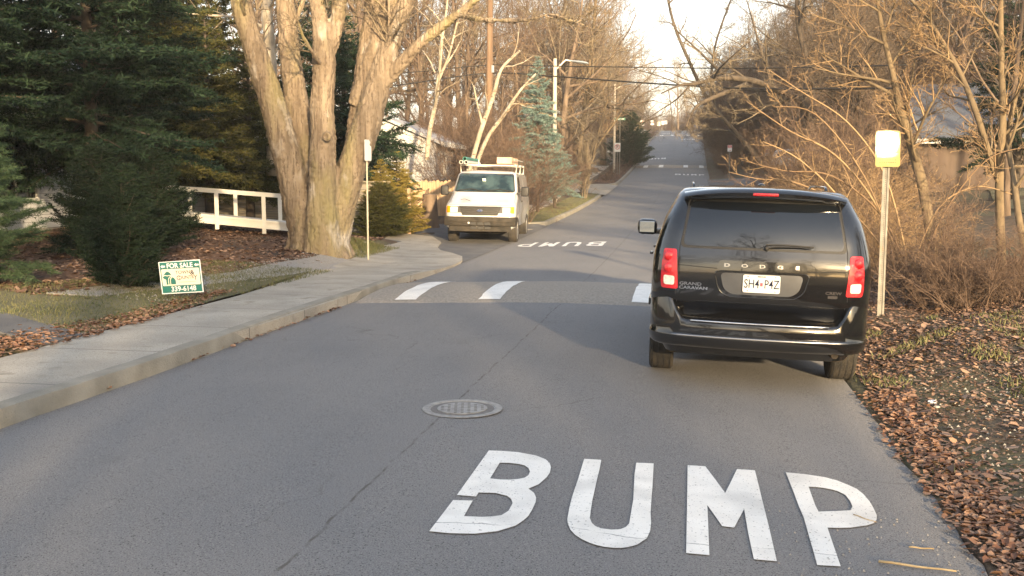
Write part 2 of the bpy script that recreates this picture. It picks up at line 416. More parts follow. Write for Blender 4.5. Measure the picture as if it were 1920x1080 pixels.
# curb stone face: slightly proud, rounded nose, browner concrete
def curb_strip(path, name="kerb", top=.134, wid=.16, hfun=None):
    prof = [(-wid, 0), (-.03, 0), (-.008, -.008), (0, -.03), (.012, -.16)]
    mb = MB(); n = len(prof); rr = random.Random(3)
    for k, (v, u) in enumerate(path):
        a = path[max(k-1, 0)]; b = path[min(k+1, len(path)-1)]; t = Vector((b[0]-a[0], b[1]-a[1])).normalized(); no = Vector((t.y, -t.x))
        h = top if hfun is None else hfun(v, u); base = float(road_z(max(v, LE), u)); jit = rr.uniform(-.008, .008)
        for x, z in prof: mb.v.append((v+no.x*x+jit*no.x, u+no.y*x, base+h+z))
    for k in range(len(path)-1):
        for j in range(n-1): mb.f.append((k*n+j, (k+1)*n+j, (k+1)*n+j+1, k*n+j+1))
    o = obj(name, mb, M_curb, smooth=True, angle=50, fix=True); o["kind"] = "structure"; return o
curb_strip([(-3.08+.03*math.sin(u*.9), u) for u in np.arange(-30, 21.5, .25)], hfun=lambda v, u: .134*(1-float(sm(np.array(u), 17.5, 20.5)))+.018)
# island between the two drives
def arc_path(v0, u0, u1, inset=1.5, r=1.6):
    p = []
    for k in range(9):
        a = math.pi/2*k/8; p.append((v0-inset+inset*math.sin(a), u0+r-r*math.cos(a)))
    for u in np.arange(u0+r+.5, u1-r, .7): p.append((v0, u))
    for k in range(9):
        a = math.pi/2*(1-k/8); p.append((v0-inset+inset*math.sin(a), u1-r+r*math.cos(a)))
    return p
isl = arc_path(-3.15, 35.0, 60)
curb_strip(isl)
g = ground_poly("island_grass_bed", [(v-.12, u) for v, u in isl], .02, M_lawn, grid=.8, skirt=.2, base=lambda v, u: road_z(np.clip(v, LE, RE), u)+.10+.03*sm(np.abs(v+4), 1, 0)); g["kind"] = "structure"
isl2 = arc_path(-3.15, 69.5, 240, inset=2.2, r=2.2)
curb_strip(isl2)
g = ground_poly("verge_bed", [(v-.12, u) for v, u in isl2], .02, M_leafbed, grid=(1, 4), skirt=.2, base=lambda v, u: road_z(np.clip(v, LE, RE), u)+.10); g["kind"] = "structure"
# far pavement climbing the hill behind the verge
fw = [(-4.75, 34.0)]+[(-4.75-.65*float(sm(np.array(float(u)), 44, 64)), u) for u in range(38, 240, 6)]+[(-6.35-.65*float(sm(np.array(float(u)), 44, 64)), u) for u in range(236, 30, -6)]+[(-7.2, 32.5), (-5.6, 30.8), (-4.2, 31.2), (-3.3, 33.6)]
g = ground_poly("far_pavement", fw, .0, M_conc, grid=(1, 2), skirt=.3, base=lambda v, u: road_z(np.clip(v, LE, RE), u)+.13*sm(u, 34.5, 37)+.02+.06*np.clip(-4.7-v, 0, 3)); g["kind"] = "structure"
# drives on the left
def drive_z(v, u): return np.maximum(H(v, u)+.012, road_z(np.clip(v, LE, RE), u)-.01+.03*np.clip(LE-1.5-v, 0, 9))
g = ground_poly("side_drive", [(-3.0, 21.5), (-3.0, 35.2), (-6, 33.5), (-14, 36), (-14, 28.5), (-7, 27), (-5, 24)], .0, M_drive, grid=.7, base=drive_z); g["kind"] = "structure"
g = ground_poly("upper_drive", [(-3.0, 59.5), (-3.0, 70), (-10, 68), (-10, 61)], .0, M_conc, grid=1, base=lambda v, u: drive_z(v, u)+.03); g["kind"] = "structure"
# gravel strip behind the near pavement, and its strip of grass
g = ground_poly("gravel_path", [(-5.2, 20.9), (-5.3, 22.6), (-5.75, 22.9), (-6.0, 21.8), (-6.0, 19), (-6.1, 16), (-6.5, 13.2), (-6.8, 12.4), (-6.1, 12.6), (-5.55, 14.6), (-5.05, 16.9), (-4.9, 18.5)], .018, M_gravel, grid=.5, skirt=.06); g["kind"] = "structure"
g = ground_poly("garden_path", [(-4.64, 9.3), (-12, 12.6), (-12, 13.4), (-4.66, 10.0)], .02, M_drive, grid=.5, skirt=.08); g["kind"] = "structure"
g = ground_poly("leaf_slope", [(-6.1, 16), (-6.0, 19), (-6.05, 22), (-6.4, 24.5), (-9, 26), (-14, 25), (-14, 13), (-8.5, 12.2), (-6.9, 12.4), (-6.5, 13.2)], .012, M_leafbed, grid=.5); g["kind"] = "structure"
g = ground_poly("lawn", [(-4.66, 9.9), (-4.72, 14), (-5.0, 17.4), (-5.25, 16.4), (-5.55, 14.5), (-6.1, 12.5), (-7.0, 12.2), (-12, 13.6)], .014, M_lawn, grid=.5); g["kind"] = "structure"
g = ground_poly("far_lawn", [(9.3, 19), (12, 36), (14, 44), (50, 60), (50, 14), (13, 12)], .03, M_lawn, grid=(2, 2)); g["kind"] = "structure"
g = ground_poly("verge_grass_patch", [(5.3, 5.4), (5.6, 8), (5.2, 10.5), (6.2, 12.2), (8.5, 12), (9, 6), (7, 4)], .012, M_lawn, grid=.4); g["kind"] = "structure"
# side road on the right by the red signs
g = ground_poly("side_road", [(3.2, 62), (3.2, 77), (6, 75), (30, 80), (30, 72), (7, 67)], .03, M_drive, grid=1.5, base=lambda v, u: np.maximum(H(v, u), road_z(np.clip(v, LE, RE), u)-.03)); g["kind"] = "structure"
# ------------------------------------------------------------------ speed bumps
def hump_z(v, u0, w, h):
    return lambda vv, uu: road_z(vv, uu)+h*np.sin(np.clip((uu-u0)/w, 0, 1)*math.pi)**.9
def speed_bump(u0, w, h, label, stripes, skew=0.0):
    t = thing("speed_bump", label, "speed bump", (0, 0, 0), group="speed bumps across the road")
    us_ = np.linspace(u0, u0+w, 17); vs_ = np.linspace(-2.98, 3.36, 30); rr = random.Random(int(u0))
    jit = [rr.uniform(-.03, .03) for _ in vs_]
    def surf(v, s, off=0):
        u = u0+s*w+skew*(v+3); return Vector((v, u, float(road_z(v, u))+.006+h*math.sin(math.pi*s)**.85*float(1-sm(abs(v), 2.85, 3.3))+off))
    mb = MB(); n = len(vs_)
    for s in np.linspace(0, 1, 17):
        for j, v in enumerate(vs_):
            p = surf(v, s); 
            if s in (0, 1): p.y += jit[j]; p.z -= .02
            mb.v.append(tuple(p))
    for i in range(16):
        for j in range(n-1): mb.f.append((i*n+j, i*n+j+1, (i+1)*n+j+1, (i+1)*n+j))
    obj("hump", mb, M_hump, t, smooth=True)
    for (a, b, sk) in stripes:
        mb = MB(); ss = np.linspace(.06, .94, 15)
        for s in ss:
            for v in (a, (a+b)/2, b):
                e = rr.uniform(-.012, .012); mb.v.append(tuple(surf(v+e+sk*s, s, .006)))
        for i in range(14):
            for j in range(2): mb.f.append((i*3+j, i*3+j+1, (i+1)*3+j+1, (i+1)*3+j))
        obj("stripe", mb, M_paint, t)
    return t
B1 = speed_bump(14.25, 3.1, .105, "grey speed bump with white stripes in front of the black minivan", [(-2.42,-2.08,0), (-1.12,-.79,0), (1.16,1.48,0), (2.5,2.82,0)], skew=.02)
speed_bump(91.5, 3.1, .1, "speed bump with four white marks partway up the hill", [(-2.3,-1.9,0), (-.9,-.5,0), (1.3,1.7,0), (2.7,3.1,0)])
speed_bump(141, 3.1, .1, "pale speed bump near the crest of the hill", [(-2.3,-1.9,0), (-.9,-.5,0), (1.3,1.7,0), (2.7,3.1,0)])
# ------------------------------------------------------------------ the painted words
def c3(pts): return [(780+x/2.087, 820+y/2.087) for x, y in pts]
LET = [
 ([(285,55),(340,57),(400,62),(470,75),(508,90),(524,106),(528,122),(524,142),(512,160),(480,188),(440,205),(462,222),(470,240),(468,258),(455,287),(440,312),(420,330),(390,350),(320,372),(230,382),(130,380),(52,372),(100,309),(145,250),(222,252),(205,282),(188,313),(260,316),(300,314),(335,309),(362,292),(378,262),(372,245),(356,233),(310,222),(245,220),(235,236),(160,230),(222,143)],
  [[(328,103),(365,104),(400,108),(425,114),(440,124),(446,138),(440,152),(425,162),(400,167),(370,170),(330,169),(290,165)]]),
 ([(658,88),(725,92),(718,130),(708,170),(696,225),(690,250),(684,290),(680,320),(688,340),(702,352),(725,361),(765,366),(800,364),(822,355),(834,342),(838,320),(846,270),(850,250),(853,190),(855,150),(862,103),(930,106),(928,150),(925,200),(921,250),(918,300),(920,340),(916,372),(903,400),(865,425),(835,434),(800,438),(770,437),(740,434),(708,427),(680,418),(650,404),(622,386),(604,366),(594,342),(592,325),(600,280),(610,240),(622,203),(635,165)], []),
 ([(1063,113),(1132,117),(1172,170),(1210,222),(1232,178),(1256,128),(1326,133),(1338,180),(1350,230),(1380,350),(1396,420),(1412,490),(1322,482),(1300,380),(1284,285),(1264,322),(1245,358),(1198,352),(1170,312),(1140,270),(1143,340),(1148,466),(1057,458),(1060,300)], []),
 ([(1447,141),(1520,148),(1600,160),(1645,172),(1690,190),(1725,206),(1750,226),(1775,255),(1792,285),(1803,310),(1802,328),(1790,341),(1765,349),(1700,358),(1650,359),(1610,358),(1635,432),(1662,510),(1570,505),(1552,440),(1540,400),(1518,320),(1497,272),(1480,225)],
  [[(1536,197),(1570,199),(1600,203),(1630,209),(1655,217),(1680,230),(1698,252),(1708,275),(1700,290),(1640,293),(1575,295),(1562,270),(1555,250)]])]
LETW = []
for outer, holes in LET:
    f = lambda L: [(p.x, p.y) for p in (G(x, y) for x, y in c3(L))]
    LETW.append((f(outer), [f(h) for h in holes]))
def word(label, c=None, rot=False, sc=1.0, stretch=1.0):
    t = thing("road_marking", label, "road marking", group="words painted on the road")
    cx0 = sum(p[0] for o, h in LETW for p in o)/sum(len(o) for o, h in LETW); cy0 = sum(p[1] for o, h in LETW for p in o)/sum(len(o) for o, h in LETW)
    def tr(p):
        if c is None: return p
        x, y = (p[0]-cx0)*sc, (p[1]-cy0)*sc*stretch
        if rot: x, y = -x, -y
        return (c[0]+x, c[1]+y)
    for (o, h), L in zip(LETW, "BUMP"):
        ground_poly("letter", [tr(p) for p in o], .007, M_paint, grid=.25 if c is None else .5, holes=[[tr(p) for p in q] for q in h], base=road_z, parent=t)
word("large white word BUMP painted in front of the camera behind the black minivan")
word("upside-down white word BUMP painted beside the white van", (-1.35, 27.2), True)
word("small white word BUMP painted before the bump partway up the hill", (1.75, 83), False)
word("small upside-down white word painted beyond the bump partway up the hill", (-1.6, 103), True)
word("tiny white word painted before the bump near the hill crest", (1.75, 131.5), False)
word("tiny upside-down word painted beyond the bump near the hill crest", (-1.6, 152), True)
# ------------------------------------------------------------------ manhole
p = G(867, 767)
t = thing("manhole_cover", "round pale iron manhole cover set in the asphalt", "manhole cover", (p.x, p.y, p.z), R(12))
M_iron = mat("worn_iron", (.22,.215,.21), (.33,.325,.31), scale=20, rough=.55, metal=.3, bump=.3, bscale=80)
mb = MB(); mb.lathe([(.235,.002), (.31,.003), (.315,.006), (.31,.010), (.262,.010), (.258,.004)], k=48)
obj("ring", mb, M_iron, t, smooth=True, angle=30)
M_irond = mat("dark_iron", (.11,.10,.095), (.16,.15,.14), scale=30, rough=.7)
mb = MB(); mb.lathe([(.001,.0045), (.25,.0045), (.25,.001), (.001,.001)], k=40); obj("well", mb, M_irond, t)
mb = MB()
for i in range(-3, 4):
    for j in range(-3, 4):
        x, y = i*.052, j*.052
        if math.hypot(x, y) < .17: mb.box((x, y, .0112), (.022, .026, .001))
lid = obj("lid", MB().lathe([(.196,.004), (.196,.0105), (.001,.0106)], k=40), M_iron, t); obj("vent_hole", mb, M_irond, lid)["kind"] = "stuff"
# ------------------------------------------------------------------ sky is the world; far hills behind the crest
# M_wood = mat("far_wood", (.20,.13,.085), (.30,.20,.13), scale=.5, rough=1, bump=1, bscale=2, detail=10)
# the evening air: one even box of pale haze round everything
mb = MB(); mb.box((0, 255, 24), (940, 930, 60))
hz = obj("haze", mb, None); hm = bpy.data.materials.new("haze"); hm.use_nodes = True; nt = hm.node_tree; nt.nodes.clear()
ho = nt.nodes.new("ShaderNodeOutputMaterial"); pv = nt.nodes.new("ShaderNodeVolumePrincipled"); pv.inputs["Color"].default_value = (.97, .93, .87, 1); pv.inputs["Density"].default_value = .0007; pv.inputs["Anisotropy"].default_value = .0
nt.links.new(pv.outputs[0], ho.inputs["Volume"]); hz.data.materials.append(hm); tag(hz, "pale evening haze in the air over the street", "haze", kind="stuff")
# ------------------------------------------------------------------ vehicles
def paint(name, c, rough=.25, coat=1.0):
    m = mat(name, c, tuple(x*.93 for x in c), scale=3, rough=rough, coat=coat)
    mixlayer(m, noise_mask(2.2, .62, .95), tuple(min(1, x*1.0+.012) for x in c)); return m
M_black = paint("black_paint", (.006,.0065,.008), .12)
M_white = paint("white_paint", (.50,.50,.50), .3)
mixlayer(M_white, noise_mask(1.2, .5, .8), (.42,.41,.39))
M_glass = mat("tinted_glass", (.008,.010,.013), rough=.03, spec=.75, coat=.3)
M_trim = mat("black_trim", (.014,.014,.015), (.024,.023,.022), scale=12, rough=.6)
M_tyre = mat("tyre_rubber", (.018,.017,.016), (.045,.038,.03), scale=8, rough=.95, bump=.4, bscale=90)
M_chrome = mat("chrome", (.75,.75,.76), rough=.12, metal=1)
M_letter = mat("dull_chrome", (.42,.42,.43), rough=.25, metal=1)
M_rim = mat("wheel_metal", (.42,.42,.42), (.3,.29,.28), scale=15, rough=.35, metal=.8)
M_red = mat("red_lens", (.50,.003,.010), (.38,.002,.008), scale=45, rough=.12, coat=1, bump=.5, bscale=120)
M_clear = mat("clear_lens", (.75,.72,.66), (.5,.5,.48), scale=40, rough=.1, coat=1, bump=.5, bscale=90)
M_amber = mat("amber_lens", (.95,.33,.01), (.8,.22,.005), scale=30, rough=.15, coat=1)
M_under = mat("underbody", (.02,.017,.014), (.06,.045,.03), scale=9, rough=.9, metal=.2)
M_steel = mat("galvanised_steel", (.42,.42,.41), (.55,.54,.51), scale=10, rough=.5, metal=.6, bump=.1)
def smoothprof(keys, zs):
    zk = [k[0] for k in keys]; A = np.array([k[1:] for k in keys], float); zk = np.array(zk)
    m = np.zeros_like(A)
    for c in range(A.shape[1]):
        d = np.diff(A[:, c])/np.diff(zk)
        for i in range(1, len(zk)-1):
            m[i, c] = 0 if d[i-1]*d[i] <= 0 else 2*d[i-1]*d[i]/(d[i-1]+d[i])
        m[0, c] = d[0]; m[-1, c] = d[-1]
    out = []
    for z in zs:
        k = min(max(np.searchsorted(zk, z, side='right')-1, 0), len(zk)-2); h = zk[k+1]-zk[k]; t = (z-zk[k])/h
        out.append((2*t**3-3*t**2+1)*A[k]+(t**3-2*t**2+t)*h*m[k]+(-2*t**3+3*t**2)*A[k+1]+(t**3-t**2)*h*m[k+1])
    return out
def car_body(keys, zs, nc=10, ns=14, nf=14, bow_r=.06, bow_f=.1):
    """stacked plan outlines: keys (z, half width, y rear, y front, corner radius rear, corner radius front)"""
    prof = smoothprof(keys, zs); mb = MB(); rings = []
    for z, (hw, yr, yf, rr, rf) in zip(zs, prof):
        ring = []
        def back(x): return bow_r*(x/max(hw, .01))**2
        for i in range(nf):                                # rear, left to right
            x = -(hw-rr)+2*(hw-rr)*i/(nf-1); ring.append((x, yr+bow_r*(x/hw)**2*1.0))
        yb = yr+bow_r*((hw-rr)/hw)**2
        for i in range(1, nc+1):
            a = math.pi/2*i/nc; ring.append((hw-rr+rr*math.sin(a), yb+rr*(1-math.cos(a))))
        y0 = yb+rr; ff = yf-bow_f*((hw-rf)/hw)**2; y1 = ff-rf
        for i in range(1, ns): ring.append((hw+.0*math.sin(math.pi*i/ns), y0+(y1-y0)*i/ns))
        for i in range(nc+1):
            a = math.pi/2*i/nc; ring.append((hw-rf+rf*math.cos(a), ff-rf+rf*math.sin(a)))
        for i in range(1, nf):
            x = (hw-rf)-2*(hw-rf)*i/(nf-1); ring.append((x, yf-bow_f*(x/hw)**2))
        for i in range(1, nc+1):
            a = math.pi/2*i/nc; ring.append((-(hw-rf)-rf*math.sin(a), ff-rf+rf*math.cos(a)))
        for i in range(1, ns): ring.append((-hw, y1+(y0-y1)*i/ns))
        for i in range(nc):
            a = math.pi/2*i/nc; ring.append((-(hw-rr)-rr*math.cos(a), yb+rr-rr*math.sin(a)))
        rings.append([(x, y, z) for x, y in ring])
    n = len(rings[0])
    for r in rings: mb.v.extend(r)
    for i in range(len(rings)-1):
        for j in range(n):
            j2 = (j+1) % n; mb.f.append((i*n+j, i*n+j2, (i+1)*n+j2, (i+1)*n+j))
    # roof cap: rings shrinking to a line for a smooth crown
    top = rings[-1]; z = top[0][2]; cx = 0; ys = [p[1] for p in top]; cy = (min(ys)+max(ys))/2; L = (max(ys)-min(ys))/2
    last = (len(rings)-1)*n
    for s, dz in ((.93, .012), (.75, .028), (.45, .040), (.15, .045)):
        o = len(mb.v)
        for x, y, _ in top: mb.v.append((x*s, cy+(y-cy)*(1-(1-s)*.55), z+dz*min(1, .35+hwidth(top)*.65)))
        for j in range(n):
            j2 = (j+1) % n; mb.f.append((last+j, last+j2, o+j2, o+j))
        last = o
    mb.f.append(tuple(last+j for j in range(n))); mb.f.append(tuple(j for j in reversed(range(n))))
    return mb
def hwidth(r): return max(p[0] for p in r)
def cut_arches(o, spots, r, w):
    for (x, y, z) in spots:
        bpy_me = MB().lathe([(r, -w/2), (r, w/2)], Matrix.Translation((x, y, z)) @ Matrix.Rotation(math.pi/2, 4, 'Y'), 32)
        c = obj("cut", bpy_me, None, fix=True); md = o.modifiers.new("b", 'BOOLEAN'); md.object = c; md.operation = 'DIFFERENCE'; md.solver = 'EXACT'
        apply_mods(o); bpy.data.objects.remove(c)
def bvh_of(o):
    me = o.data; return BVHTree.FromPolygons([v.co.copy() for v in me.vertices], [list(p.vertices) for p in me.polygons])
def wheel(parent, x, y, r, w, side, m_rim=M_rim):
    hub = bpy.data.objects.new("wheel", None)
    M = Matrix.Translation((x, y, r)) @ Matrix.Rotation(math.pi/2*side, 4, 'Y')
    h = w/2
    mb = MB().lathe([(r*.62, -h*.9), (r*.93, -h), (r*.985, -h*.85), (r, -h*.6), (r, h*.6), (r*.985, h*.85), (r*.93, h), (r*.64, h*.92), (r*.62, h*.5)], M, 40)
    ty = obj("wheel", mb, M_tyre, parent, smooth=True, angle=35)
    mb = MB().lathe([(r*.10, h*.80), (r*.12, h*.74), (r*.5, h*.55), (r*.58, h*.8), (r*.645, h*.95), (r*.645, -h*.5)], M, 32)
    for k in range(5):
        a = 2*math.pi*k/5; mm = M @ Matrix.Rotation(a, 4, 'Z')
        mb.prism([(r*.05, -r*.07), (r*.6, -r*.05), (r*.6, r*.05), (r*.05, r*.07)], mm, h*.5, h*.9)
    obj("rim", mb, m_rim, ty, smooth=True, angle=35)
    # tread grooves
    mb = MB()
    for q in (-.45, -.15, .15, .45):
        mb.lathe([(r*1.001, q*h*2*.8-.006), (r*1.003, q*h*2*.8), (r*1.001, q*h*2*.8+.006)], M, 40)
    obj("tread", mb, M_trim, ty)
    return ty
# ---------------- black minivan: origin on the ground under the middle of its tail, +Y forward
yaw_car = R(0); roll = R(1.9)
CARP = on(2.55, 8.68); 
car = thing("minivan", "black minivan parked at the road edge seen from behind, with red tail lights", "minivan", (CARP.x, CARP.y, 0))
car.location.z = float(road_z(CARP.x-.02, 9.6))-.004+.045; car.rotation_euler = (0, roll, yaw_car)
KEYS = [(.24,.80,.24,4.90,.22,.35),(.40,.89,.18,5.08,.26,.45),(.55,.925,.15,5.14,.27,.5),(.63,.935,.140,5.12,.27,.5),(.775,.940,.040,5.05,.27,.55),(.95,.938,.030,4.80,.26,.6),
        (1.10,.928,.040,4.45,.25,.6),(1.20,.912,.070,4.05,.24,.55),(1.30,.885,.095,4.00,.22,.5),(1.45,.840,.160,3.65,.20,.42),(1.58,.775,.245,3.35,.18,.35),(1.66,.735,.320,3.18,.16,.3),(1.70,.695,.400,3.0,.15,.25)]
zs = [.24,.28,.34,.40,.47,.55,.60,.63,.67,.72,.765,.785,.82,.88,.94,1.0,1.06,1.10,1.15,1.20,1.25,1.30,1.38,1.45,1.52,1.58,1.62,1.66,1.685,1.70]
body = obj("body", car_body(KEYS, zs, bow_r=.07), M_black, car, fix=True)
bv0 = bvh_of(body)
WR = .345; CARUP = .045
cut_arches(body, [(-.93, 1.02, .33), (.93, 1.02, .33), (-.93, 4.1, .33), (.93, 4.1, .33)], .40, .5)
body.data.polygons.foreach_set("use_smooth", [True]*len(body.data.polygons)); body.data.set_sharp_from_angle(angle=R(42))
for y, n in ((1.02, 0), (4.1, 1)):
    [setattr(wh, "location", (0, 0, -CARUP)) for wh in (wheel(car, -.83, y, WR, .225, -1), wheel(car, .83, y, WR, .225, 1))]
mb = MB(); mb.bbox((0, 2.5, .30), (1.5, 4.3, .16), .03); mb.bbox((0, .75, .30), (1.1, .5, .14), .04); obj("underbody", mb, M_under, car)
mb = MB().lathe([(.11, -.55), (.13, -.5), (.13, .5), (.11, .55)], Matrix.Translation((.15, 1.25, .30)) @ Matrix.Rotation(math.pi/2, 4, 'Y'), 16)
mb.tube([Vector((.62, 1.4, .30)), Vector((.60, .7, .30)), Vector((.64, .30, .31)), Vector((.66, .16, .315))], .032, 12)
mb.tube([Vector((-.75, 1.0, .28)), Vector((-.3, 1.1, .24)), Vector((.3, 1.1, .24)), Vector((.75, 1.0, .28))], .04, 8)
obj("exhaust", mb, M_under, car, smooth=True, angle=40)
toR = lambda a, b: (a, -3, b); axR = (0, 1, 0)
# tailgate seam + glass
def rr_poly(pts, r=.04, seg=4):
    out = []; n = len(pts)
    for i in range(n):
        p0, p, p1 = Vector(pts[i-1]), Vector(pts[i]), Vector(pts[(i+1) % n]); a = (p0-p); b = (p1-p); q = min(r, a.length*.45, b.length*.45)
        a = p+a.normalized()*q; b = p+b.normalized()*q
        for k in range(seg+1):
            t = k/seg; out.append(tuple((1-t)**2*a+2*t*(1-t)*p+t*t*b))
    return out
decal("rear_window", rr_poly([(-.675,1.215),(.675,1.215),(.615,1.60),(-.615,1.60)], .05), bv0, toR, axR, .004, M_glass, car, .08)
decal("window_surround", rr_poly([(-.70,1.195),(.70,1.195),(.64,1.625),(-.64,1.625)], .05), bv0, toR, axR, .0015, M_trim, car, .08)
# panel gaps as thin dark strips
def seam(pts, name="panel_gap", wdt=.006, m=M_trim, to3=toR, ax=axR, par=None, off=.0016):
    mb = MB(); a3 = Vector(ax)
    P3 = []
    for i in range(len(pts)-1):
        a, b = Vector(pts[i]), Vector(pts[i+1]); k = max(1, int((b-a).length/.05))
        for j in range(k+(i == len(pts)-2)):
            q = a+(b-a)*(j/k); h, no, _, _ = bv0.ray_cast(Vector(to3(q.x, q.y)), a3)
            if h: P3.append(h-a3*off)
    mb.tube(P3, wdt/2, 4); return obj(name, mb, m, par or car)
seam([(-.705,.72),(-.72,.80),(-.70,1.20),(-.63,1.62)]); seam([(.705,.72),(.72,.80),(.70,1.20),(.63,1.62)])
seam([(-.705,1.045),(-.37,1.03)]); seam([(.37,1.03),(.705,1.045)])
# chrome letter strip and recess for the plate
decal("handle_trim", rr_poly([(-.385,1.02),(.385,1.02),(.36,1.105),(-.36,1.105)], .03), bv0, toR, axR, .016, M_black, car, .08, thick=.03)
rec = rr_poly([(-.40,1.012),(-.36,.85),(-.28,.790),(.28,.790),(.36,.85),(.40,1.012)], .05)
decal("plate_recess", rec, bv0, toR, axR, .0025, M_black, car, .08)
rec2 = rr_poly([(-.35,.998),(-.315,.86),(-.25,.815),(.25,.815),(.315,.86),(.35,.998)], .05)
M_recess = mat("recess_plastic", (.05,.055,.065), (.035,.038,.045), scale=6, rough=.45, coat=.4)
decal("recess_panel", rec2, bv0, toR, axR, .006, M_recess, car, .08)
mb = MB(); lip = [Vector((x, 0, z)) for x, z in rec]; lp = []
for q in lip+[lip[0]]:
    h, no, _, _ = bv0.ray_cast(Vector((q.x, -3, q.z)), Vector(axR)); lp.append(h-Vector(axR)*.004)
obj("recess_lip", mb.tube(lp, .006, 6), M_black, car, smooth=True)
for s, x in zip("DODGE", (-.295,-.148,0,.148,.290)):
    text_on("badge_letter", s, .041, (x, 1.063), bv0, toR, axR, M_letter, car, bold=.0010, sx=1.7, off=.018)
text_on("badge", "GRAND", .036, (-.595, .885), bv0, toR, axR, M_chrome, car, bold=.001, sx=1.5, off=.003)
text_on("badge", "CARAVAN", .036, (-.570, .850), bv0, toR, axR, M_chrome, car, bold=.001, sx=1.45, off=.003)
text_on("badge", "CREW", .034, (.60, .86), bv0, toR, axR, M_chrome, car, bold=.001, sx=1.4, off=.003)
decal("badge_plate", rr_poly([(.555,.815),(.635,.815),(.635,.838),(.555,.838)], .004), bv0, toR, axR, .003, M_chrome, car, .08, thick=.004)
# licence plate
lpz = .915
h, no, _, _ = bv0.ray_cast(Vector((0, -3, lpz)), Vector(axR)); py = h.y-.012
M_plate = mat("plate_white", (.62,.62,.59), (.54,.57,.60), scale=6, rough=.7, spec=.15)
pl = obj("licence_plate", MB().prism([(x, z) for x, z in rr_poly([(-.155,-.076),(.155,-.076),(.155,.076),(-.155,.076)], .018)], Matrix.Translation((0, py, lpz)) @ Matrix.Rotation(math.pi/2, 4, 'X'), -.002, .006), M_plate, car)
M_ink = mat("plate_ink", (.02,.025,.05), rough=.8, spec=.05); M_inkr = mat("plate_red", (.62,.05,.08), rough=.5)
def plate_text(s, size, x, z, bold, sx, m):
    me = text_mesh(s, size, .0008, bold, sx=sx); mb = MB(); add_mesh(mb, me, Matrix.Translation((x, py-.0078, lpz+z)) @ Matrix.Rotation(math.pi/2, 4, 'X')); return obj("plate_text", mb, m, pl)
plate_text("SH4", .107, -.082, -.004, .0004, .72, M_ink); plate_text("P4Z", .107, .085, -.004, .0004, .72, M_ink)
plate_text("MISSOURI", .016, 0, .062, .0003, 1, M_ink)
obj("plate_mark", MB().bbox((0, py-.0075, lpz-.004), (.022, .003, .030), .001), M_inkr, pl)
mb = MB()
for x in (-.115, .115):
    for z in (-.062, .062): mb.lathe([(.005, 0), (.005, .004)], Matrix.Translation((x, py-.006, lpz+z)) @ Matrix.Rotation(math.pi/2, 4, 'X'), 8)
obj("plate_screw", mb, M_ink, pl)
# tail lights wrap the corner
for s in (-1, 1):
    lo = [(s*.70,.835),(s*.845,.835),(s*.855,.90),(s*.850,1.05),(s*.835,1.18),(s*.725,1.18),(s*.715,1.02)]
    t_ = decal("tail_light", rr_poly(lo, .02), bv0, toR, axR, .010, M_red, car, .03, thick=.03)
    decal("reverse_lens", rr_poly([(s*.735,.868),(s*.825,.868),(s*.83,.95),(s*.735,.945)], .02), bv0, toR, axR, .014, M_clear, t_, .03, thick=.012)
    for z, r_ in ((1.115, .045), (1.015, .045)):
        mb = MB(); h, no, _, _ = bv0.ray_cast(Vector((s*.79, -3, z)), Vector(axR))
        mb.lathe([(r_, -.004), (r_*.95, .006), (r_*.6, .016), (.002, .02)], Matrix.Translation(h-Vector((0, .008, 0))) @ Matrix.Rotation(math.pi/2, 4, 'X'), 20)
        obj("lamp_bulge", mb, M_red, t_, smooth=True)
# bumper: wraps from arch to arch, corners rise under the lamps
def bumper():
    mb = MB(); path = []
    hw, rr_ = .925, .27
    for i in range(5): path.append((-hw, .62-.06*i))
    for i in range(1, 10): a = math.pi/2*i/9; path.append((-hw+rr_*(1-math.cos(a)), .38-rr_*math.sin(a)*1.08))
    for i in range(1, 24): x = -.655+1.31*i/24; path.append((x, .088-.07*(1-(x/.655)**2)))
    for i in range(9, 0, -1): a = math.pi/2*i/9; path.append((hw-rr_*(1-math.cos(a)), .38-rr_*math.sin(a)*1.08))
    for i in range(5, 0, -1): path.append((hw, .62-.06*(i-1)))
    n = len(path); rows = None
    for k, (x, y) in enumerate(path):
        a = path[max(k-1, 0)]; b = path[min(k+1, n-1)]; t = Vector((b[0]-a[0], b[1]-a[1])).normalized(); no = Vector((t.y, -t.x))
        c = float(sm(abs(x), .64, .80)); zt = .585+.225*c
        prof = [(zt+.004, -.07), (zt, -.012+.0*c), (zt-.018, .016), (zt-.04, .028), (.50, .030), (.452, .028), (.440, .042), (.428, .046), (.395, .038), (.355, .020), (.33, -.02), (.325, -.10)]
        if c > .01: prof = [(z+(0 if i > 3 else 0), o_*(1-.55*c) if o_ > 0 else o_) for i, (z, o_) in enumerate(prof)]
        rows = len(prof)
        for z, o_ in prof: mb.v.append((x+no.x*o_, y+no.y*o_, z))
    for k in range(n-1):
        for j in range(rows-1): mb.f.append((k*rows+j, (k+1)*rows+j, (k+1)*rows+j+1, k*rows+j+1))
    return mb
obj("rear_bumper", bumper(), M_black, car, smooth=True, angle=38, fix=True)
# polished step plate; pale strip below added as the bumper crease's reflection
mb = MB(); pts = [(x, .088-.07*(1-(x/.715)**2)-.030, .570) for x in np.linspace(-.58, .58, 20)]
mb.tube([Vector(p) for p in pts], .0085, 6); obj("chrome_strip", mb, M_chrome, car, smooth=True)
mb = MB(); pts = [(x, .088-.07*(1-(x/.715)**2)-.052, .4385) for x in np.linspace(-.74, .74, 24)]
mb.tube([Vector(p) for p in pts], [.004]+[.010]*22+[.004], 6); obj("bumper_glint", mb, mat("glint_strip", (.30,.31,.33), rough=.25, metal=.8), car, smooth=True)
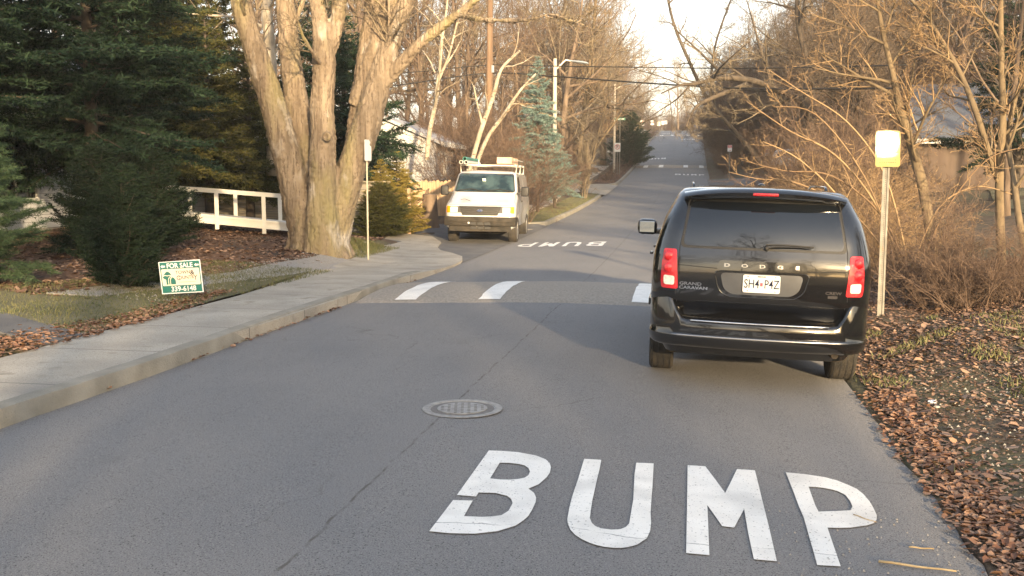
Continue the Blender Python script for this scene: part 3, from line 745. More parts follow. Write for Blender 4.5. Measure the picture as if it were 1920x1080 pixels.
# spoiler
def spoiler():
    mb = MB(); n = 25; prof = [(1.700,.52),(1.728,.40),(1.728,.27),(1.712,.165),(1.685,.135),(1.655,.145),(1.632,.20),(1.615,.30)]
    for i in range(n):
        s = -1+2*i/(n-1); x = s*.685; e = abs(s)**4
        for z, y in prof: mb.v.append((x, y+.06*s*s+.05*e, z-.035*s*s-.02*e*(1 if z > 1.66 else -.4)))
    m = len(prof)
    for i in range(n-1):
        for j in range(m): j2 = (j+1) % m; mb.f.append((i*m+j, i*m+j2, (i+1)*m+j2, (i+1)*m+j))
    mb.f.append(tuple(range(m))); mb.f.append(tuple((n-1)*m+j for j in reversed(range(m)))); return mb
obj("roof_spoiler", spoiler(), M_black, car, smooth=True, angle=40, fix=True)
mb = MB().bbox((0, .142, 1.672), (.215, .03, .026), .008); obj("brake_light", mb, M_red, car, smooth=True)
mb = MB().lathe([(.034, 0), (.032, .012), (.02, .022), (.003, .026)], Matrix.Translation((.0, .75, 1.742)), 16); obj("roof_button", mb, M_black, car, smooth=True)
# wiper
mb = MB(); q = [(.03,1.222),(.10,1.236),(.30,1.238),(.40,1.232)]
wp = [bv0.ray_cast(Vector((a, -3, b)), Vector(axR))[0]-Vector((0, .03, 0)) for a, b in q]
mb.tube(wp, [.011, .008, .006, .004], 6); mb.tube([bv0.ray_cast(Vector((a, -3, b)), Vector(axR))[0]-Vector((0, .016, 0)) for a, b in ((.02,1.25),(.2,1.254),(.42,1.244))], .005, 5)
mb.lathe([(.022, 0), (.02, .03), (.012, .04)], Matrix.Translation(wp[0]+Vector((-.0, .03, 0))) @ Matrix.Rotation(math.pi/2, 4, 'X'), 14)
obj("rear_wiper", mb, M_trim, car, smooth=True, angle=40)
# side glass, mirrors, door handles, mouldings
for s in (-1, 1):
    toS = lambda a, b, s=s: (s*3, a, b); axS = (-s, 0, 0)
    decal("side_window", rr_poly([(.62,1.22),(1.65,1.20),(1.65,1.56),(.80,1.575),(.66,1.45)], .05), bv0, toS, axS, .003, M_glass, car, .08)
    decal("side_window", rr_poly([(1.72,1.20),(2.72,1.17),(2.72,1.55),(1.72,1.56)], .05), bv0, toS, axS, .003, M_glass, car, .08)
    decal("side_window", rr_poly([(2.80,1.17),(3.78,1.12),(3.20,1.50),(2.80,1.55)], .05), bv0, toS, axS, .003, M_glass, car, .08)
    for yy in (1.78, 2.82):
        mb = MB().bbox((s*.998, yy+.0, 1.02), (.035, .20, .028), .01); obj("door_handle", mb, M_black, car, smooth=True)
    mb = MB().bbox((s*.985, 2.55, .55), (.02, 2.3, .07), .008); obj("side_moulding", mb, M_black, car)
    Mm = Matrix.Rotation(0, 3, 'Z')
    mr = obj("mirror", MB().bbox((s*1.125, 3.52, 1.20), (.235, .14, .19), .062), M_black, car, smooth=True)
    obj("mirror_arm", MB().bbox((s*.98, 3.56, 1.15), (.20, .09, .07), .02), M_black, mr)
    obj("mirror_glass", MB().bbox((s*1.127, 3.446, 1.203), (.175, .006, .13), .002), mat("mirror_silver", (.6,.65,.66), rough=.02, metal=1) if s < 0 else bpy.data.materials["mirror_silver"], mr)
    mb = MB(); mb.tube([Vector((s*.60, .95, 1.71)), Vector((s*.61, 1.1, 1.745)), Vector((s*.61, 2.2, 1.76)), Vector((s*.60, 2.35, 1.72))], .014, 6); obj("roof_rail", mb, M_black, car, smooth=True)
decal("windscreen", rr_poly([(-.66,1.14),(.66,1.14),(.56,1.62),(-.56,1.62)], .05), bv0, lambda a, b: (a, 9, b), (0, -1, 0), .003, M_glass, car, .1)
# ---------------- white work van: built with +Y forward, origin on the ground under the middle
van = thing("work_van", "white work van with a loaded roof rack, facing the camera at the drive", "van", (0, 0, 0))
VK = [(.40,.80,.10,5.28,.15,.18),(.50,.97,.06,5.30,.15,.20),(.75,.985,.03,5.31,.14,.20),(.90,1.0,.02,5.29,.13,.2),(1.08,1.0,.02,5.25,.12,.22),(1.16,.99,.02,5.10,.12,.3),(1.28,.975,.03,4.72,.12,.35),(1.42,.955,.03,4.42,.12,.33),
      (1.48,.945,.04,4.34,.12,.3),(1.75,.905,.06,4.06,.12,.26),(1.96,.86,.09,3.84,.13,.22),(2.04,.80,.14,3.70,.14,.2),(2.07,.74,.2,3.6,.15,.2)]
vz = [.40,.45,.50,.6,.68,.75,.82,.9,.96,1.02,1.08,1.12,1.16,1.22,1.28,1.35,1.42,1.46,1.48,1.54,1.62,1.7,1.78,1.86,1.92,1.96,2.0,2.03,2.055,2.07]
vb = obj("body", car_body(VK, vz, bow_f=.06, bow_r=.02), M_white, van, fix=True); vv = bvh_of(vb)
cut_arches(vb, [(-.95, 4.35, .40), (.95, 4.35, .40), (-.95, 1.0, .40), (.95, 1.0, .40)], .46, .5)
vb.data.polygons.foreach_set("use_smooth", [True]*len(vb.data.polygons)); vb.data.set_sharp_from_angle(angle=R(38))
for x, y, s in ((-.87, 4.35, -1), (.87, 4.35, 1), (-.87, 1.0, -1), (.87, 1.0, 1)): wheel(van, x, y, .385, .25, s)
obj("underbody", MB().bbox((0, 2.6, .42), (1.4, 4.6, .2), .03), M_under, van)
toF = lambda a, b: (-a, 9, b); axF = (0, -1, 0)          # a: to the right as seen from in front
M_vglass = mat("van_windscreen", (.012,.024,.030), (.045,.075,.08), scale=3.2, rough=.08, spec=.5, coat=.1, detail=6, ramp=(.4,.62))
decal("windscreen", rr_poly([(-.86,1.49),(.86,1.49),(.775,1.985),(-.775,1.985)], .07), vv, toF, axF, .012, M_vglass, van, .04)
decal("windscreen_seal", rr_poly([(-.885,1.468),(.885,1.468),(.80,2.005),(-.80,2.005)], .07), vv, toF, axF, .007, M_trim, van, .04)
decal("grille_surround", rr_poly([(-.86,.895),(.86,.895),(.86,1.075),(-.86,1.075)], .01), vv, toF, axF, .003, mat("grey_trim", (.05,.047,.045), rough=.6), van, .1)
gr = decal("grille", rr_poly([(-.50,.83),(.50,.83),(.60,1.085),(-.60,1.085)], .02), vv, toF, axF, .014, M_trim, van, .1, thick=.02)
M_gslat = mat("grille_slat", (.06,.058,.055), rough=.5)
for z in (.868, .918, .968, 1.018, 1.062):
    hw_ = .45+(z-.83)*.38; mb = MB(); pts = [vv.ray_cast(Vector(toF(x, z)), Vector(axF))[0]+Vector((0, .022, 0)) for x in np.linspace(-hw_, hw_, 9)]
    obj("grille_bar", mb.tube(pts, .0085, 4), M_gslat, gr)
mb = MB(); em = vv.ray_cast(Vector(toF(0, .965)), Vector(axF))[0]
el = [(.088*math.cos(a), .038*math.sin(a)) for a in np.linspace(0, 2*math.pi, 28)[:-1]]; el2 = [(.079*math.cos(a), .031*math.sin(a)) for a in np.linspace(0, 2*math.pi, 28)[:-1]]
Mf = Matrix.Translation(em+Vector((0, .02, 0))) @ Matrix.Rotation(math.pi, 4, 'Z') @ Matrix.Rotation(math.pi/2, 4, 'X')
eo = obj("oval_badge", MB().prism(el, Mf, 0, .018), M_chrome, gr); obj("badge_face", MB().prism(el2, Mf, .017, .021), mat("badge_blue", (.02,.05,.16), rough=.2, coat=1), eo)
me = text_mesh("Ford", .052, .001, .0006, sx=1.2); mb = MB(); add_mesh(mb, me, Mf @ Matrix.Translation((0, 0, .0225))); obj("badge_script", mb, M_chrome, eo)
for s in (-1, 1):
    hl = decal("headlight", rr_poly([(s*.635,.905),(s*.845,.905),(s*.845,1.055),(s*.635,1.055)], .015), vv, toF, axF, .012, M_clear, van, .05, thick=.02)
    decal("indicator", rr_poly([(s*.85,.895),(s*.955,.895),(s*.955,1.08),(s*.85,1.08)], .015), vv, toF, axF, .014, M_amber, van, .03, thick=.02)
    obj("mirror", MB().bbox((s*1.17, 4.22, 1.50), (.22, .13, .28), .04), M_trim, van, smooth=True)
    obj("mirror_arm", MB().bbox((s*1.03, 4.22, 1.44), (.2, .06, .06), .015), M_trim, van)
    toS = lambda a, b, s=s: (s*3, a, b); axS = (-s, 0, 0)
    decal("side_window", rr_poly([(3.05,1.46),(4.02,1.42),(3.62,1.90),(3.05,1.92)], .05), vv, toS, axS, .003, M_glass, van, .1)
    decal("side_panel", rr_poly([(1.95,1.40),(2.92,1.40),(2.92,1.90),(1.95,1.90)], .06), vv, toS, axS, .002, M_white, van, .1)
    decal("side_panel", rr_poly([(.5,1.40),(1.85,1.40),(1.85,1.90),(.5,1.90)], .06), vv, toS, axS, .002, M_white, van, .1)
    obj("door_handle", MB().bbox((s*1.005, 3.2, 1.2), (.03, .16, .05), .01), M_trim, van)
# hood shut line, wipers, bumper, valance, plate
bvs = bv0; bv0 = vv
seam([(-.90,1.43),(-.92,1.20),(-.90,1.11),(.90,1.11),(.92,1.20),(.90,1.43)], wdt=.010, to3=toF, ax=axF, par=van, off=.001, m=M_gslat)
seam([(3.0,.55),(3.0,1.95)], wdt=.012, to3=lambda a, b: (-3, a, b), ax=(1, 0, 0), par=van, m=M_gslat); seam([(4.0,.9),(4.06,1.4)], wdt=.012, to3=lambda a, b: (-3, a, b), ax=(1, 0, 0), par=van, m=M_gslat)
mk = seam([(-.62,1.25),(-.50,1.265),(-.38,1.235),(-.32,1.215)], name="hood_scratch", wdt=.02, to3=toF, ax=axF, par=van, off=.001, m=M_gslat)
bv0 = bvs
for x0 in (-.05, .78):
    pts = [vv.ray_cast(Vector(toF(x, z)), Vector(axF))[0]+Vector((0, .03, .01)) for x, z in ((x0, 1.49), (x0-.35, 1.545), (x0-.72, 1.50))]
    obj("wiper", MB().tube(pts, .012, 5), M_trim, van)
M_bump = mat("van_bumper_grey", (.030,.028,.025), (.055,.048,.040), scale=5, rough=.8, spec=.1)
mb = MB(); prof = [(.79,-.10),(.79,.03),(.765,.055),(.66,.065),(.655,.045),(.63,.045),(.62,.06),(.56,.055),(.53,.03),(.53,-.10)]
xs = np.linspace(-1.0, 1.0, 25)
for x in xs:
    for z, o_ in prof: mb.v.append((x, 5.33+o_-.10*abs(x)**4-.0, z))
m_ = len(prof)
for i in range(24):
    for j in range(m_-1): mb.f.append((i*m_+j, i*m_+j+1, (i+1)*m_+j+1, (i+1)*m_+j))
mb.f.append(tuple(range(m_))); mb.f.append(tuple(24*m_+j for j in range(m_)))
obj("front_bumper", mb, M_bump, van, smooth=True, angle=35, fix=True)
for s in (-1, 1): obj("bumper_end", MB().bbox((s*.965, 5.0, .66), (.06, .58, .24), .02), M_bump, van)
obj("valance", MB().bbox((0, 5.22, .46), (1.75, .16, .17), .03), M_bump, van)
mb = MB()
for z in (.48, .60):
    for x in (-.22, -.02, .18): mb.bbox((x, 5.395 if z > .5 else 5.31, z), (.17, .03, .08), .01)
obj("air_intake", mb, M_trim, van)
obj("fog_lamp", MB().bbox((-.0+.30, 5.40, .62), (.05, .02, .05), .008), M_clear, van)
# paper tag on the glass
pt = vv.ray_cast(Vector(toF(-.04, 1.78)), Vector(axF))[0]
obj("hanging_tag", MB().bbox(pt+Vector((0, .012, 0)), (.10, .008, .21), .003, M=Matrix.Rotation(R(-42), 3, 'X')), mat("tag_paper", (.6,.72,.72), rough=.5), van)
# roof rack
M_rack = mat("rack_white", (.66,.62,.54), (.5,.46,.4), scale=8, rough=.5)
rk = MB()
for y in (3.35, 2.0, .7):
    rk.tube([Vector((-.82, y, 2.02)), Vector((-.84, y, 2.25)), Vector((.84, y, 2.25)), Vector((.82, y, 2.02))], .022, 6)
    for x in (-.78, -.3, .3, .78): rk.tube([Vector((x, y, 2.25)), Vector((x, y, 2.40))], .016, 5) if x > .5 or (x > 0 and y > 3) else None
for x in (-.80, .80): rk.tube([Vector((x, .5, 2.27)), Vector((x, 3.5, 2.27))], .018, 5)
rk.tube([Vector((-.78, .5, 2.42)), Vector((-.78, 3.5, 2.42))], .015, 5)
obj("roof_rack", rk, M_rack, van, smooth=True, angle=40)
VYAW = math.pi-R(-4.8)
fc = Vector((.0837, -.9965)); 
vp = Vector((-3.83, 27.30))              # middle of the front bumper
org = vp-fc*5.38
van.rotation_euler = (0, R(-1.0), math.atan2(-fc.x, fc.y)); van.location = (org.x, org.y, float(road_z(-3.0, 28))-.035)
VM = Matrix.Translation(van.location) @ van.rotation_euler.to_matrix().to_4x4()
def on_van(name, mb, m, label, cat, group=None, **k):
    mb.v = [tuple(VM@Vector(p)) for p in mb.v]; o = obj(name, mb, m, **k); tag(o, label, cat, group); return o
M_pvc = mat("white_pipe", (.62,.6,.56), (.5,.47,.42), scale=9, rough=.45); M_teal = mat("teal_pipe", (.03,.16,.13), (.06,.24,.2), scale=6, rough=.4)
def pipe(x, z, r, y0, y1, n=20):
    mb = MB(); M = Matrix.Translation((x, y0, z)) @ Matrix.Rotation(-math.pi/2, 4, 'X'); L = y1-y0
    o = len(mb.v)
    for rr_, hh in ((r, 0), (r, L), (r*.8, L), (r*.8, 0)):
        for j in range(n): q = 2*math.pi*j/n; mb.v.append(tuple(M@Vector((rr_*math.cos(q), rr_*math.sin(q), hh))))
    for i in range(4):
        for j in range(n): j2 = (j+1) % n; i2 = (i+1) % 4; mb.f.append((i*n+j, i*n+j2, i2*n+j2, i2*n+j))
    return mb
on_van("pipe", pipe(.78, 2.325, .055, .6, 3.72), M_pvc, "outer white pipe on the van's roof rack, farther from the crate", "pipe", smooth=True, angle=40, fix=True)
on_van("pipe", pipe(.63, 2.325, .055, .6, 3.72), M_pvc, "inner white pipe on the van's roof rack, under the teal one", "pipe", smooth=True, angle=40, fix=True)
on_van("pipe", pipe(.70, 2.43, .06, .6, 3.5), M_teal, "teal green pipe lying on two white pipes on the van roof", "pipe", smooth=True, angle=40, fix=True)
on_van("timber_box", MB().bbox((-.46, 2.2, 2.40), (.44, 2.2, .19), .006), mat("pale_wood", (.50,.34,.22), (.62,.45,.32), scale=3, rough=.8), "pale wooden box strapped on the van's roof rack", "box")
# ---------------- vehicles far off
def small_car(name, label, cat, paintm, loc, rz, sc=1.0, L=4.7, tall=1.75):
    t = thing(name, label, cat, loc, rz)
    K = [(.3,.80,.05,L-.05,.2,.3),(.6,.92,.0,L,.2,.35),(.9,.94,.02,L-.05,.2,.4),(1.05,.90,.05,L-.3,.2,.4),(1.15,.86,.08,L-1.1,.2,.3),(1.4,.78,.16,L-1.5,.18,.3),(tall-.12,.70,.3,L-1.9,.18,.3),(tall-.05,.62,.4,L-2.1,.18,.3)]
    zz = [.3,.4,.5,.6,.7,.8,.9,1.0,1.05,1.1,1.15,1.25,1.35,1.4,1.5,tall-.12,tall-.08,tall-.05]
    b = obj("body", car_body(K, zz, nc=5, ns=6, nf=6), paintm, t, smooth=True, angle=40, fix=True); v_ = bvh_of(b)
    decal("windscreen", rr_poly([(-.74,1.17),(.74,1.17),(.62,tall-.16),(-.62,tall-.16)], .05), v_, lambda a, b: (a, 9, b), (0, -1, 0), .006, M_glass, t, .2)
    decal("rear_window", rr_poly([(-.74,1.08),(.74,1.08),(.62,tall-.16),(-.62,tall-.16)], .05), v_, lambda a, b: (a, -4, b), (0, 1, 0), .006, M_glass, t, .2)
    for s in (-1, 1):
        decal("side_window", rr_poly([(.5,1.12),(L-1.4,1.15),(L-1.95,tall-.2),(.6,tall-.2)], .05), v_, lambda a, b, s=s: (s*3, a, b), (-s, 0, 0), .006, M_glass, t, .2)
        decal("headlight", rr_poly([(s*.58,.70),(s*.82,.70),(s*.82,.84),(s*.58,.84)], .03), v_, lambda a, b: (a, 9, b), (0, -1, 0), .008, M_clear, t, .1)
        decal("tail_light", rr_poly([(s*.62,.75),(s*.82,.75),(s*.82,.95),(s*.62,.95)], .03), v_, lambda a, b: (a, -4, b), (0, 1, 0), .008, M_red, t, .1)
        for y in (.85, L-.95): wheel(t, s*.80, y, .34, .22, s)
    return t
p = P(1428, 326, 76); small_car("parked_car", "white parked car half hidden behind the golden twigs beside the side road", "car", M_white, (p.x+.9, p.y-.5, Hs(p.x+1.5, p.y+.5)-.05), R(-118), tall=1.7)
M_dblue = paint("dark_blue_paint", (.02,.03,.07))
small_car("distant_car", "tiny dark car at the crest of the hill on the right of the road", "car", M_dblue, (3.0, 196, float(road_z(2.6, 196))), 0, tall=1.5)
small_car("distant_car", "tiny white car beside the dark one at the top of the hill", "car", M_white, (4.6, 186, float(road_z(3.4, 186))+.02), 0, tall=1.5)
# ------------------------------------------------------------------ vegetation
M_bark = mat("brown_bark", (.085,.060,.042), (.17,.125,.09), scale=5, rough=.95, bump=.6, bscale=18, detail=8, stretch=(1,1,.25))
M_twig = mat("twig_bark", (.105,.082,.055), (.23,.185,.125), scale=1.5, rough=.9, island=.6)
M_twig2 = mat("reddish_twigs", (.068,.044,.032), (.150,.100,.070), scale=1.5, rough=.9, island=.6)
M_gold = mat("yellow_twigs", (.145,.092,.05), (.30,.205,.11), scale=1.5, rough=.85, island=.6)
M_goldb = mat("yellowish_bark", (.095,.07,.042), (.16,.12,.072), scale=6, rough=.9, bump=.5, bscale=20, stretch=(1,1,.3))
M_darkb = mat("dark_bark", (.045,.036,.028), (.09,.07,.052), scale=5, rough=.95, bump=.6, bscale=18)
M_dtwig = mat("dark_twigs", (.085,.062,.044), (.19,.14,.095), scale=1.5, rough=.9, island=.6)
M_birch = mat("pale_bark", (.24,.205,.155), (.40,.35,.28), scale=5, rough=.9, bump=.5, bscale=20, stretch=(1,1,.5))
mixlayer(M_birch, noise_mask(7, .60, .68, (.6,.6,2)), (.08,.06,.05))
M_maple = mat("maple_bark", (.16,.122,.085), (.29,.23,.165), scale=5, rough=.95, bump=1, bscale=16, detail=12, stretch=(1,1,.16))
for _n in M_maple.node_tree.nodes:
    if _n.type == "BUMP": _n.inputs["Distance"].default_value = .06
mixlayer(M_maple, noise_mask(22, .54, .62, (1,1,.10), 8), (.14,.105,.075))
mixlayer(M_maple, noise_mask(1.1, .50, .66, (1,1,.35)), (.24,.205,.10))
mixlayer(M_maple, noise_mask(2.3, .60, .72, (1,1,.5)), (.40,.36,.31))
def fol(name, a, b): return mat(name, a, b, scale=1.1, rough=.7, island=.45, spec=.2)
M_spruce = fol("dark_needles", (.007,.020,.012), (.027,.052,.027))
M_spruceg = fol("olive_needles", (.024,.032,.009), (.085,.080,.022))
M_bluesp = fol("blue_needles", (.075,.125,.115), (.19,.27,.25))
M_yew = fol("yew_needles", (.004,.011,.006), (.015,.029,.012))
M_goldn = fol("golden_needles", (.12,.10,.02), (.26,.20,.05))
M_pine = fol("pine_needles", (.03,.06,.03), (.09,.135,.065))
def branch(rng, p, d, L, r, n, wig, up, taper=.75):
    pts = [p.copy()]; rad = [r]; d = d.copy(); s = L/n
    for i in range(n):
        d = d+Vector((rng.gauss(0, wig), rng.gauss(0, wig), rng.gauss(0, wig)+up)); d.normalize()
        p = p+d*s; pts.append(p.copy()); rad.append(max(r*(1-taper*(i+1)/n), .003))
    return pts, rad
def at_poly(pts, rad, t):
    f = t*(len(pts)-1); i = min(int(f), len(pts)-2); a = f-i
    return pts[i].lerp(pts[i+1], a), (pts[i+1]-pts[i]).normalized(), rad[i]*(1-a)+rad[i+1]*a
def side_dir(rng, d, ang, updown=0.0):
    o = d.orthogonal().normalized(); o.rotate(Matrix.Rotation(rng.uniform(0, 2*math.pi), 3, d)); q = d*math.cos(ang)+o*math.sin(ang)
    q.z += updown; return q.normalized()
def spawn(rng, mbs, pts, rad, L, lev, counts, ratios, wig, up, minr=.0045, t0=.15, ang=(30, 62), levmb=2):
    if lev > len(counts): return
    for k in range(counts[lev-1]):
        t = t0+(1-t0)*((k+rng.random())/counts[lev-1]); p, d, r = at_poly(pts, rad, min(t, .995))
        l = L*ratios[lev-1]*rng.uniform(.65, 1.15)*(1.15-.55*t); q = side_dir(rng, d, R(rng.uniform(*ang)), rng.uniform(-.05, .2))
        n = (8, 6, 5, 3, 2)[min(lev, 4)]; rr = max(min(r*.62, .02*l+.004), minr)
        a, b = branch(rng, p, q, l, rr, n, wig*(1.0+.1*lev), up)
        mbs[0 if lev < levmb else 1].tube(a, b, 6 if lev < 2 else (4 if lev < 3 else 3), cap=False)
        spawn(rng, mbs, a, b, l, lev+1, counts, ratios, wig, up, minr, .12, ang, levmb)
def bare_tree(seed, h, r, counts=(16, 9, 8, 4), ratios=(.42, .50, .50, .55), wig=.10, up=.05, t0=.28, lean=0, barkm=None, twigm=None, name="bare_tree", ang=(30, 62), minr=.0085, trunkwig=.035):
    rng = random.Random(seed); T, C = MB(), MB()
    a, b = branch(rng, Vector((0, 0, -.3)), Vector((lean, 0, 1)).normalized(), h, r, 11, trunkwig, .02, .9)
    b[0] *= 1.35; T.tube(a, b, 10)
    spawn(rng, (T, C), a, b, h, 1, counts, ratios, wig, up, minr, t0, ang)
    t = thing(name, "x", "tree"); obj("trunk", T, barkm or M_bark, t, smooth=True); obj("crown", C, twigm or M_twig, t, smooth=True)
    return t
def shrub(seed, n, L, counts=(7, 5, 3), spread=1.0, droop=-.05, twigm=None, name="twiggy_shrub", r=.012, minr=.004, base=.5):
    rng = random.Random(seed); T, C = MB(), MB()
    for i in range(n):
        a = rng.uniform(0, 2*math.pi); s = rng.uniform(.1, spread); q = Vector((math.cos(a)*s, math.sin(a)*s, 1)).normalized()
        l = L*rng.uniform(.55, 1.1); p = Vector((math.cos(a)*base*rng.random(), math.sin(a)*base*rng.random(), -.1))
        pts, rad = branch(rng, p, q, l, r*rng.uniform(.6, 1.3), 8, .09, droop, .7); T.tube(pts, rad, 4, cap=False)
        spawn(rng, (C, C), pts, rad, l, 1, counts, (.42, .5, .5), .10, droop*.3, minr, .15, (20, 60))
    t = thing(name, "x", "shrub"); obj("stems", T, twigm or M_twig, t, smooth=True); obj("twigs", C, twigm or M_twig, t, smooth=True)
    return t
def needles(name, starts, dirs, lens, per_m, nl, nw, m, parent, seed, spread=.8):
    rg = np.random.default_rng(seed); S = np.array(starts); D = np.array(dirs); Ls = np.array(lens)
    cnt = np.maximum(2, (Ls*per_m).astype(int)); idx = np.repeat(np.arange(len(S)), cnt); n = len(idx)
    t = rg.random(n); p = S[idx]+D[idx]*(t*Ls[idx])[:, None]; p[:, 2] -= .12*(t*Ls[idx])**2
    rv = rg.normal(size=(n, 3)); rv[:, 2] *= .6; rv /= np.linalg.norm(rv, axis=1)[:, None]
    tip = D[idx]*.55+rv*spread; tip /= np.linalg.norm(tip, axis=1)[:, None]
    ln = nl*rg.uniform(.6, 1.25, n)*(1.1-.4*t); sd = np.cross(tip, rg.normal(size=(n, 3))); sd /= np.linalg.norm(sd, axis=1)[:, None]
    w_ = nw*rg.uniform(.7, 1.3, n)
    V = np.empty((n, 3, 3)); V[:, 0] = p-sd*(w_/2)[:, None]; V[:, 1] = p+sd*(w_/2)[:, None]; V[:, 2] = p+tip*ln[:, None]
    me = npmesh(name, V.reshape(-1, 3), np.arange(n*3).reshape(-1, 3)); return link(name, me, m, parent)
def conifer(seed, h, rad, z0, nb, m, name="spruce_tree", droop=-.03, per_m=75, nl=.11, nw=.022, step=.16, trunkr=.16, tip=.75, cat="tree", rise=.1):
    rng = random.Random(seed); T = MB(); S, D, Ls = [], [], []
    T.tube([Vector((0, 0, -.2)), Vector((.05, 0, h*.35)), Vector((-.03, .04, h*.7)), Vector((0, 0, h))], [trunkr, trunkr*.75, trunkr*.4, .012], 8)
    for i in range(nb):
        f = (i+rng.random())/nb; z = z0+(h-z0)*f; l = max(.15, rad*(1-f)**tip*rng.uniform(.6, 1.12)); a = i*2.39996+rng.uniform(-.5, .5)
        q = Vector((math.cos(a), math.sin(a), rise+.5*f+rng.uniform(-.28, .28))).normalized()
        pts, rr = branch(rng, Vector((0, 0, z)), q, l, .012+.010*l, 5, .07, droop, .8); T.tube(pts, rr, 4, cap=False)
        n = max(3, int(l/step))
        for k in range(n):
            t = .12+.88*(k+.5)/n; p, d, _ = at_poly(pts, rr, min(t, .99))
            for s in (-1, 1):
                o = d.cross(Vector((0, 0, 1))).normalized()*s; q2 = (d*.75+o*.8+Vector((0, 0, rng.uniform(-.35, .15)))).normalized()
                ll = (.16+.42*l*(1-t)*.8+.1*l)*rng.uniform(.6, 1.15)
                S.append(tuple(p)); D.append(tuple(q2)); Ls.append(min(ll, .9))
                if ll > .35:
                    for tt in (.4, .75):
                        p2 = p+q2*ll*tt; S.append(tuple(p2)); D.append(tuple((q2*.8+d*.6).normalized())); Ls.append(ll*.4)
        S.append(tuple(pts[-2])); D.append(tuple((pts[-1]-pts[-2]).normalized())); Ls.append(l/5+.12)
    S.append((0, 0, h-.3)); D.append((0, 0, 1)); Ls.append(.35)
    t = thing(name, "x", cat); obj("trunk", T, M_darkb, t, smooth=True); needles("crown", S, D, Ls, per_m, nl, nw, m, t, seed)
    return t
def recolor(root, m, child="crown"):
    for c in root.children:
        if c.name.split('.')[0] == child: c.data = c.data.copy(); c.data.materials.clear(); c.data.materials.append(m)
# ---- the prototypes; each is itself used first
used = set()
def place(proto, v, u, rz, sc=1.0, label=None, group=None, tilt=(0, 0), dz=-.05, cat=None, name=None):
    loc = (v, u, Hs(v, u)+dz); rot = (tilt[0], tilt[1], rz); s3 = sc if isinstance(sc, tuple) else (sc,)*3
    if proto.name in used:
        o = dup(proto, loc, rot, s3, label, group)
    else:
        used.add(proto.name); o = proto; o.location = loc; o.rotation_euler = rot; o.scale = s3
        if label: o["label"] = label
        if group: o["group"] = group
    if cat: o["category"] = cat
    if name: o.name = name
    return o
TA = bare_tree(11, 16, .24); TB = bare_tree(12, 18, .22, counts=(17, 8, 6, 4), t0=.35, ratios=(.34,.5,.5,.55), ang=(25, 50)); TC = bare_tree(13, 13, .26, counts=(14, 9, 7, 4), ratios=(.55,.5,.5,.5), t0=.18, up=.02, ang=(40, 75), wig=.13)
TD = bare_tree(14, 11, .10, counts=(18, 8, 5, 3), ratios=(.34,.5,.5,.5), t0=.15, name="sapling", twigm=M_twig2)
TE = bare_tree(15, 15, .13, counts=(12, 7, 6, 3), ratios=(.26,.5,.5,.5), t0=.35, barkm=M_birch, name="pale_tree", trunkwig=.06, twigm=M_gold)
TF = bare_tree(16, 17, .2, counts=(16, 8, 7, 4), t0=.22, ratios=(.42,.5,.5,.5), twigm=M_twig2)
SA = shrub(21, 26, 3.4, counts=(9, 5, 3), spread=.9, twigm=M_twig2); SB = shrub(22, 34, 2.6, counts=(8, 5, 3), spread=1.3, droop=-.10, twigm=M_gold, name="arching_shrub")
SD = shrub(24, 30, 6.0, counts=(11, 7, 4), spread=.55, droop=-.02, twigm=M_twig2, name="thicket_shrub", r=.03, minr=.006)
SE = shrub(25, 22, 1.5, counts=(5, 4), spread=1.0, twigm=M_twig2, name="low_shrub")
rnd = random.Random(99)
# right-hand thicket
GR = "bare trees in the thicket right of the road"; LR = "bare brown tree in the tangled wood right of the road, behind the minivan"
for v, u, pr, s in [(10.5,29,TD,1.0),(9.5,47,TF,.85),(13.5,48,TB,.9),(16,40,TF,.9),(18,33,TD,1.2),(11,56,TA,.9),(14,62,TF,.9),(7.2,90,TF,.75),(9.8,88,TA,.8),(11,86,TC,.9),(7.2,92,TD,.95),(8.6,100,TC,.8),(12,112,TB,.8),(6.2,93,TD,.85),(13,74,TB,.9),
                   (7.5,120,TF,.65),(8,135,TA,.7),(9,150,TC,.7),(8,168,TF,.7),(10,185,TA,.7),(15,54,TA,.9),(18,75,TF,.9),(20,95,TB,.9),(24,56,TB,1.0),(27,66,TA,1.0),(20,120,TA,.9),(30,85,TF,1.0),(16,140,TB,.9),(20,60,TC,1.1),(17,66,TC,1.0),(23,75,TF,1.0),(27,50,TA,1.0),(31,58,TF,1.1),(14,90,TF,.9),(12.5,80,TD,1.1)]:
    place(pr, v+rnd.uniform(-.4, .4), u, rnd.uniform(0, 6.28), s*rnd.uniform(.92, 1.08), LR, GR)
TG = bare_tree(17, 10, .17, counts=(20, 10, 9, 4), ratios=(.46, .5, .5, .5), t0=.24, up=-.01, ang=(45, 85), wig=.14, barkm=M_darkb, twigm=M_dtwig, name="tangled_tree")
for v, u, s in [(8.4,43,.95),(7.6,37,.8),(8.6,48,1.05),(9.2,52,1.1),(10.5,56,1.1),(9.8,61,1.1),(10.5,60,1.1),(14.5,58,1.2),(6.8,90,1.05),(9.2,86,1.2),(5.6,97,1.0),(12,74,1.3),(15,68,1.3),(6.6,97,1.0),(17,50,1.1),(19,74,1.3),(7.2,110,1.05),(9.6,92,1.2)]:
    place(TG, v, u, rnd.uniform(0, 6.28), s, "dark tangled tree full of fine drooping twigs, right of the road", "dark tangled trees right of the road")
LS = "tall tangled brown thicket shrub at the right edge of the road up the hill"; GS = "thicket shrubs along the right of the road"
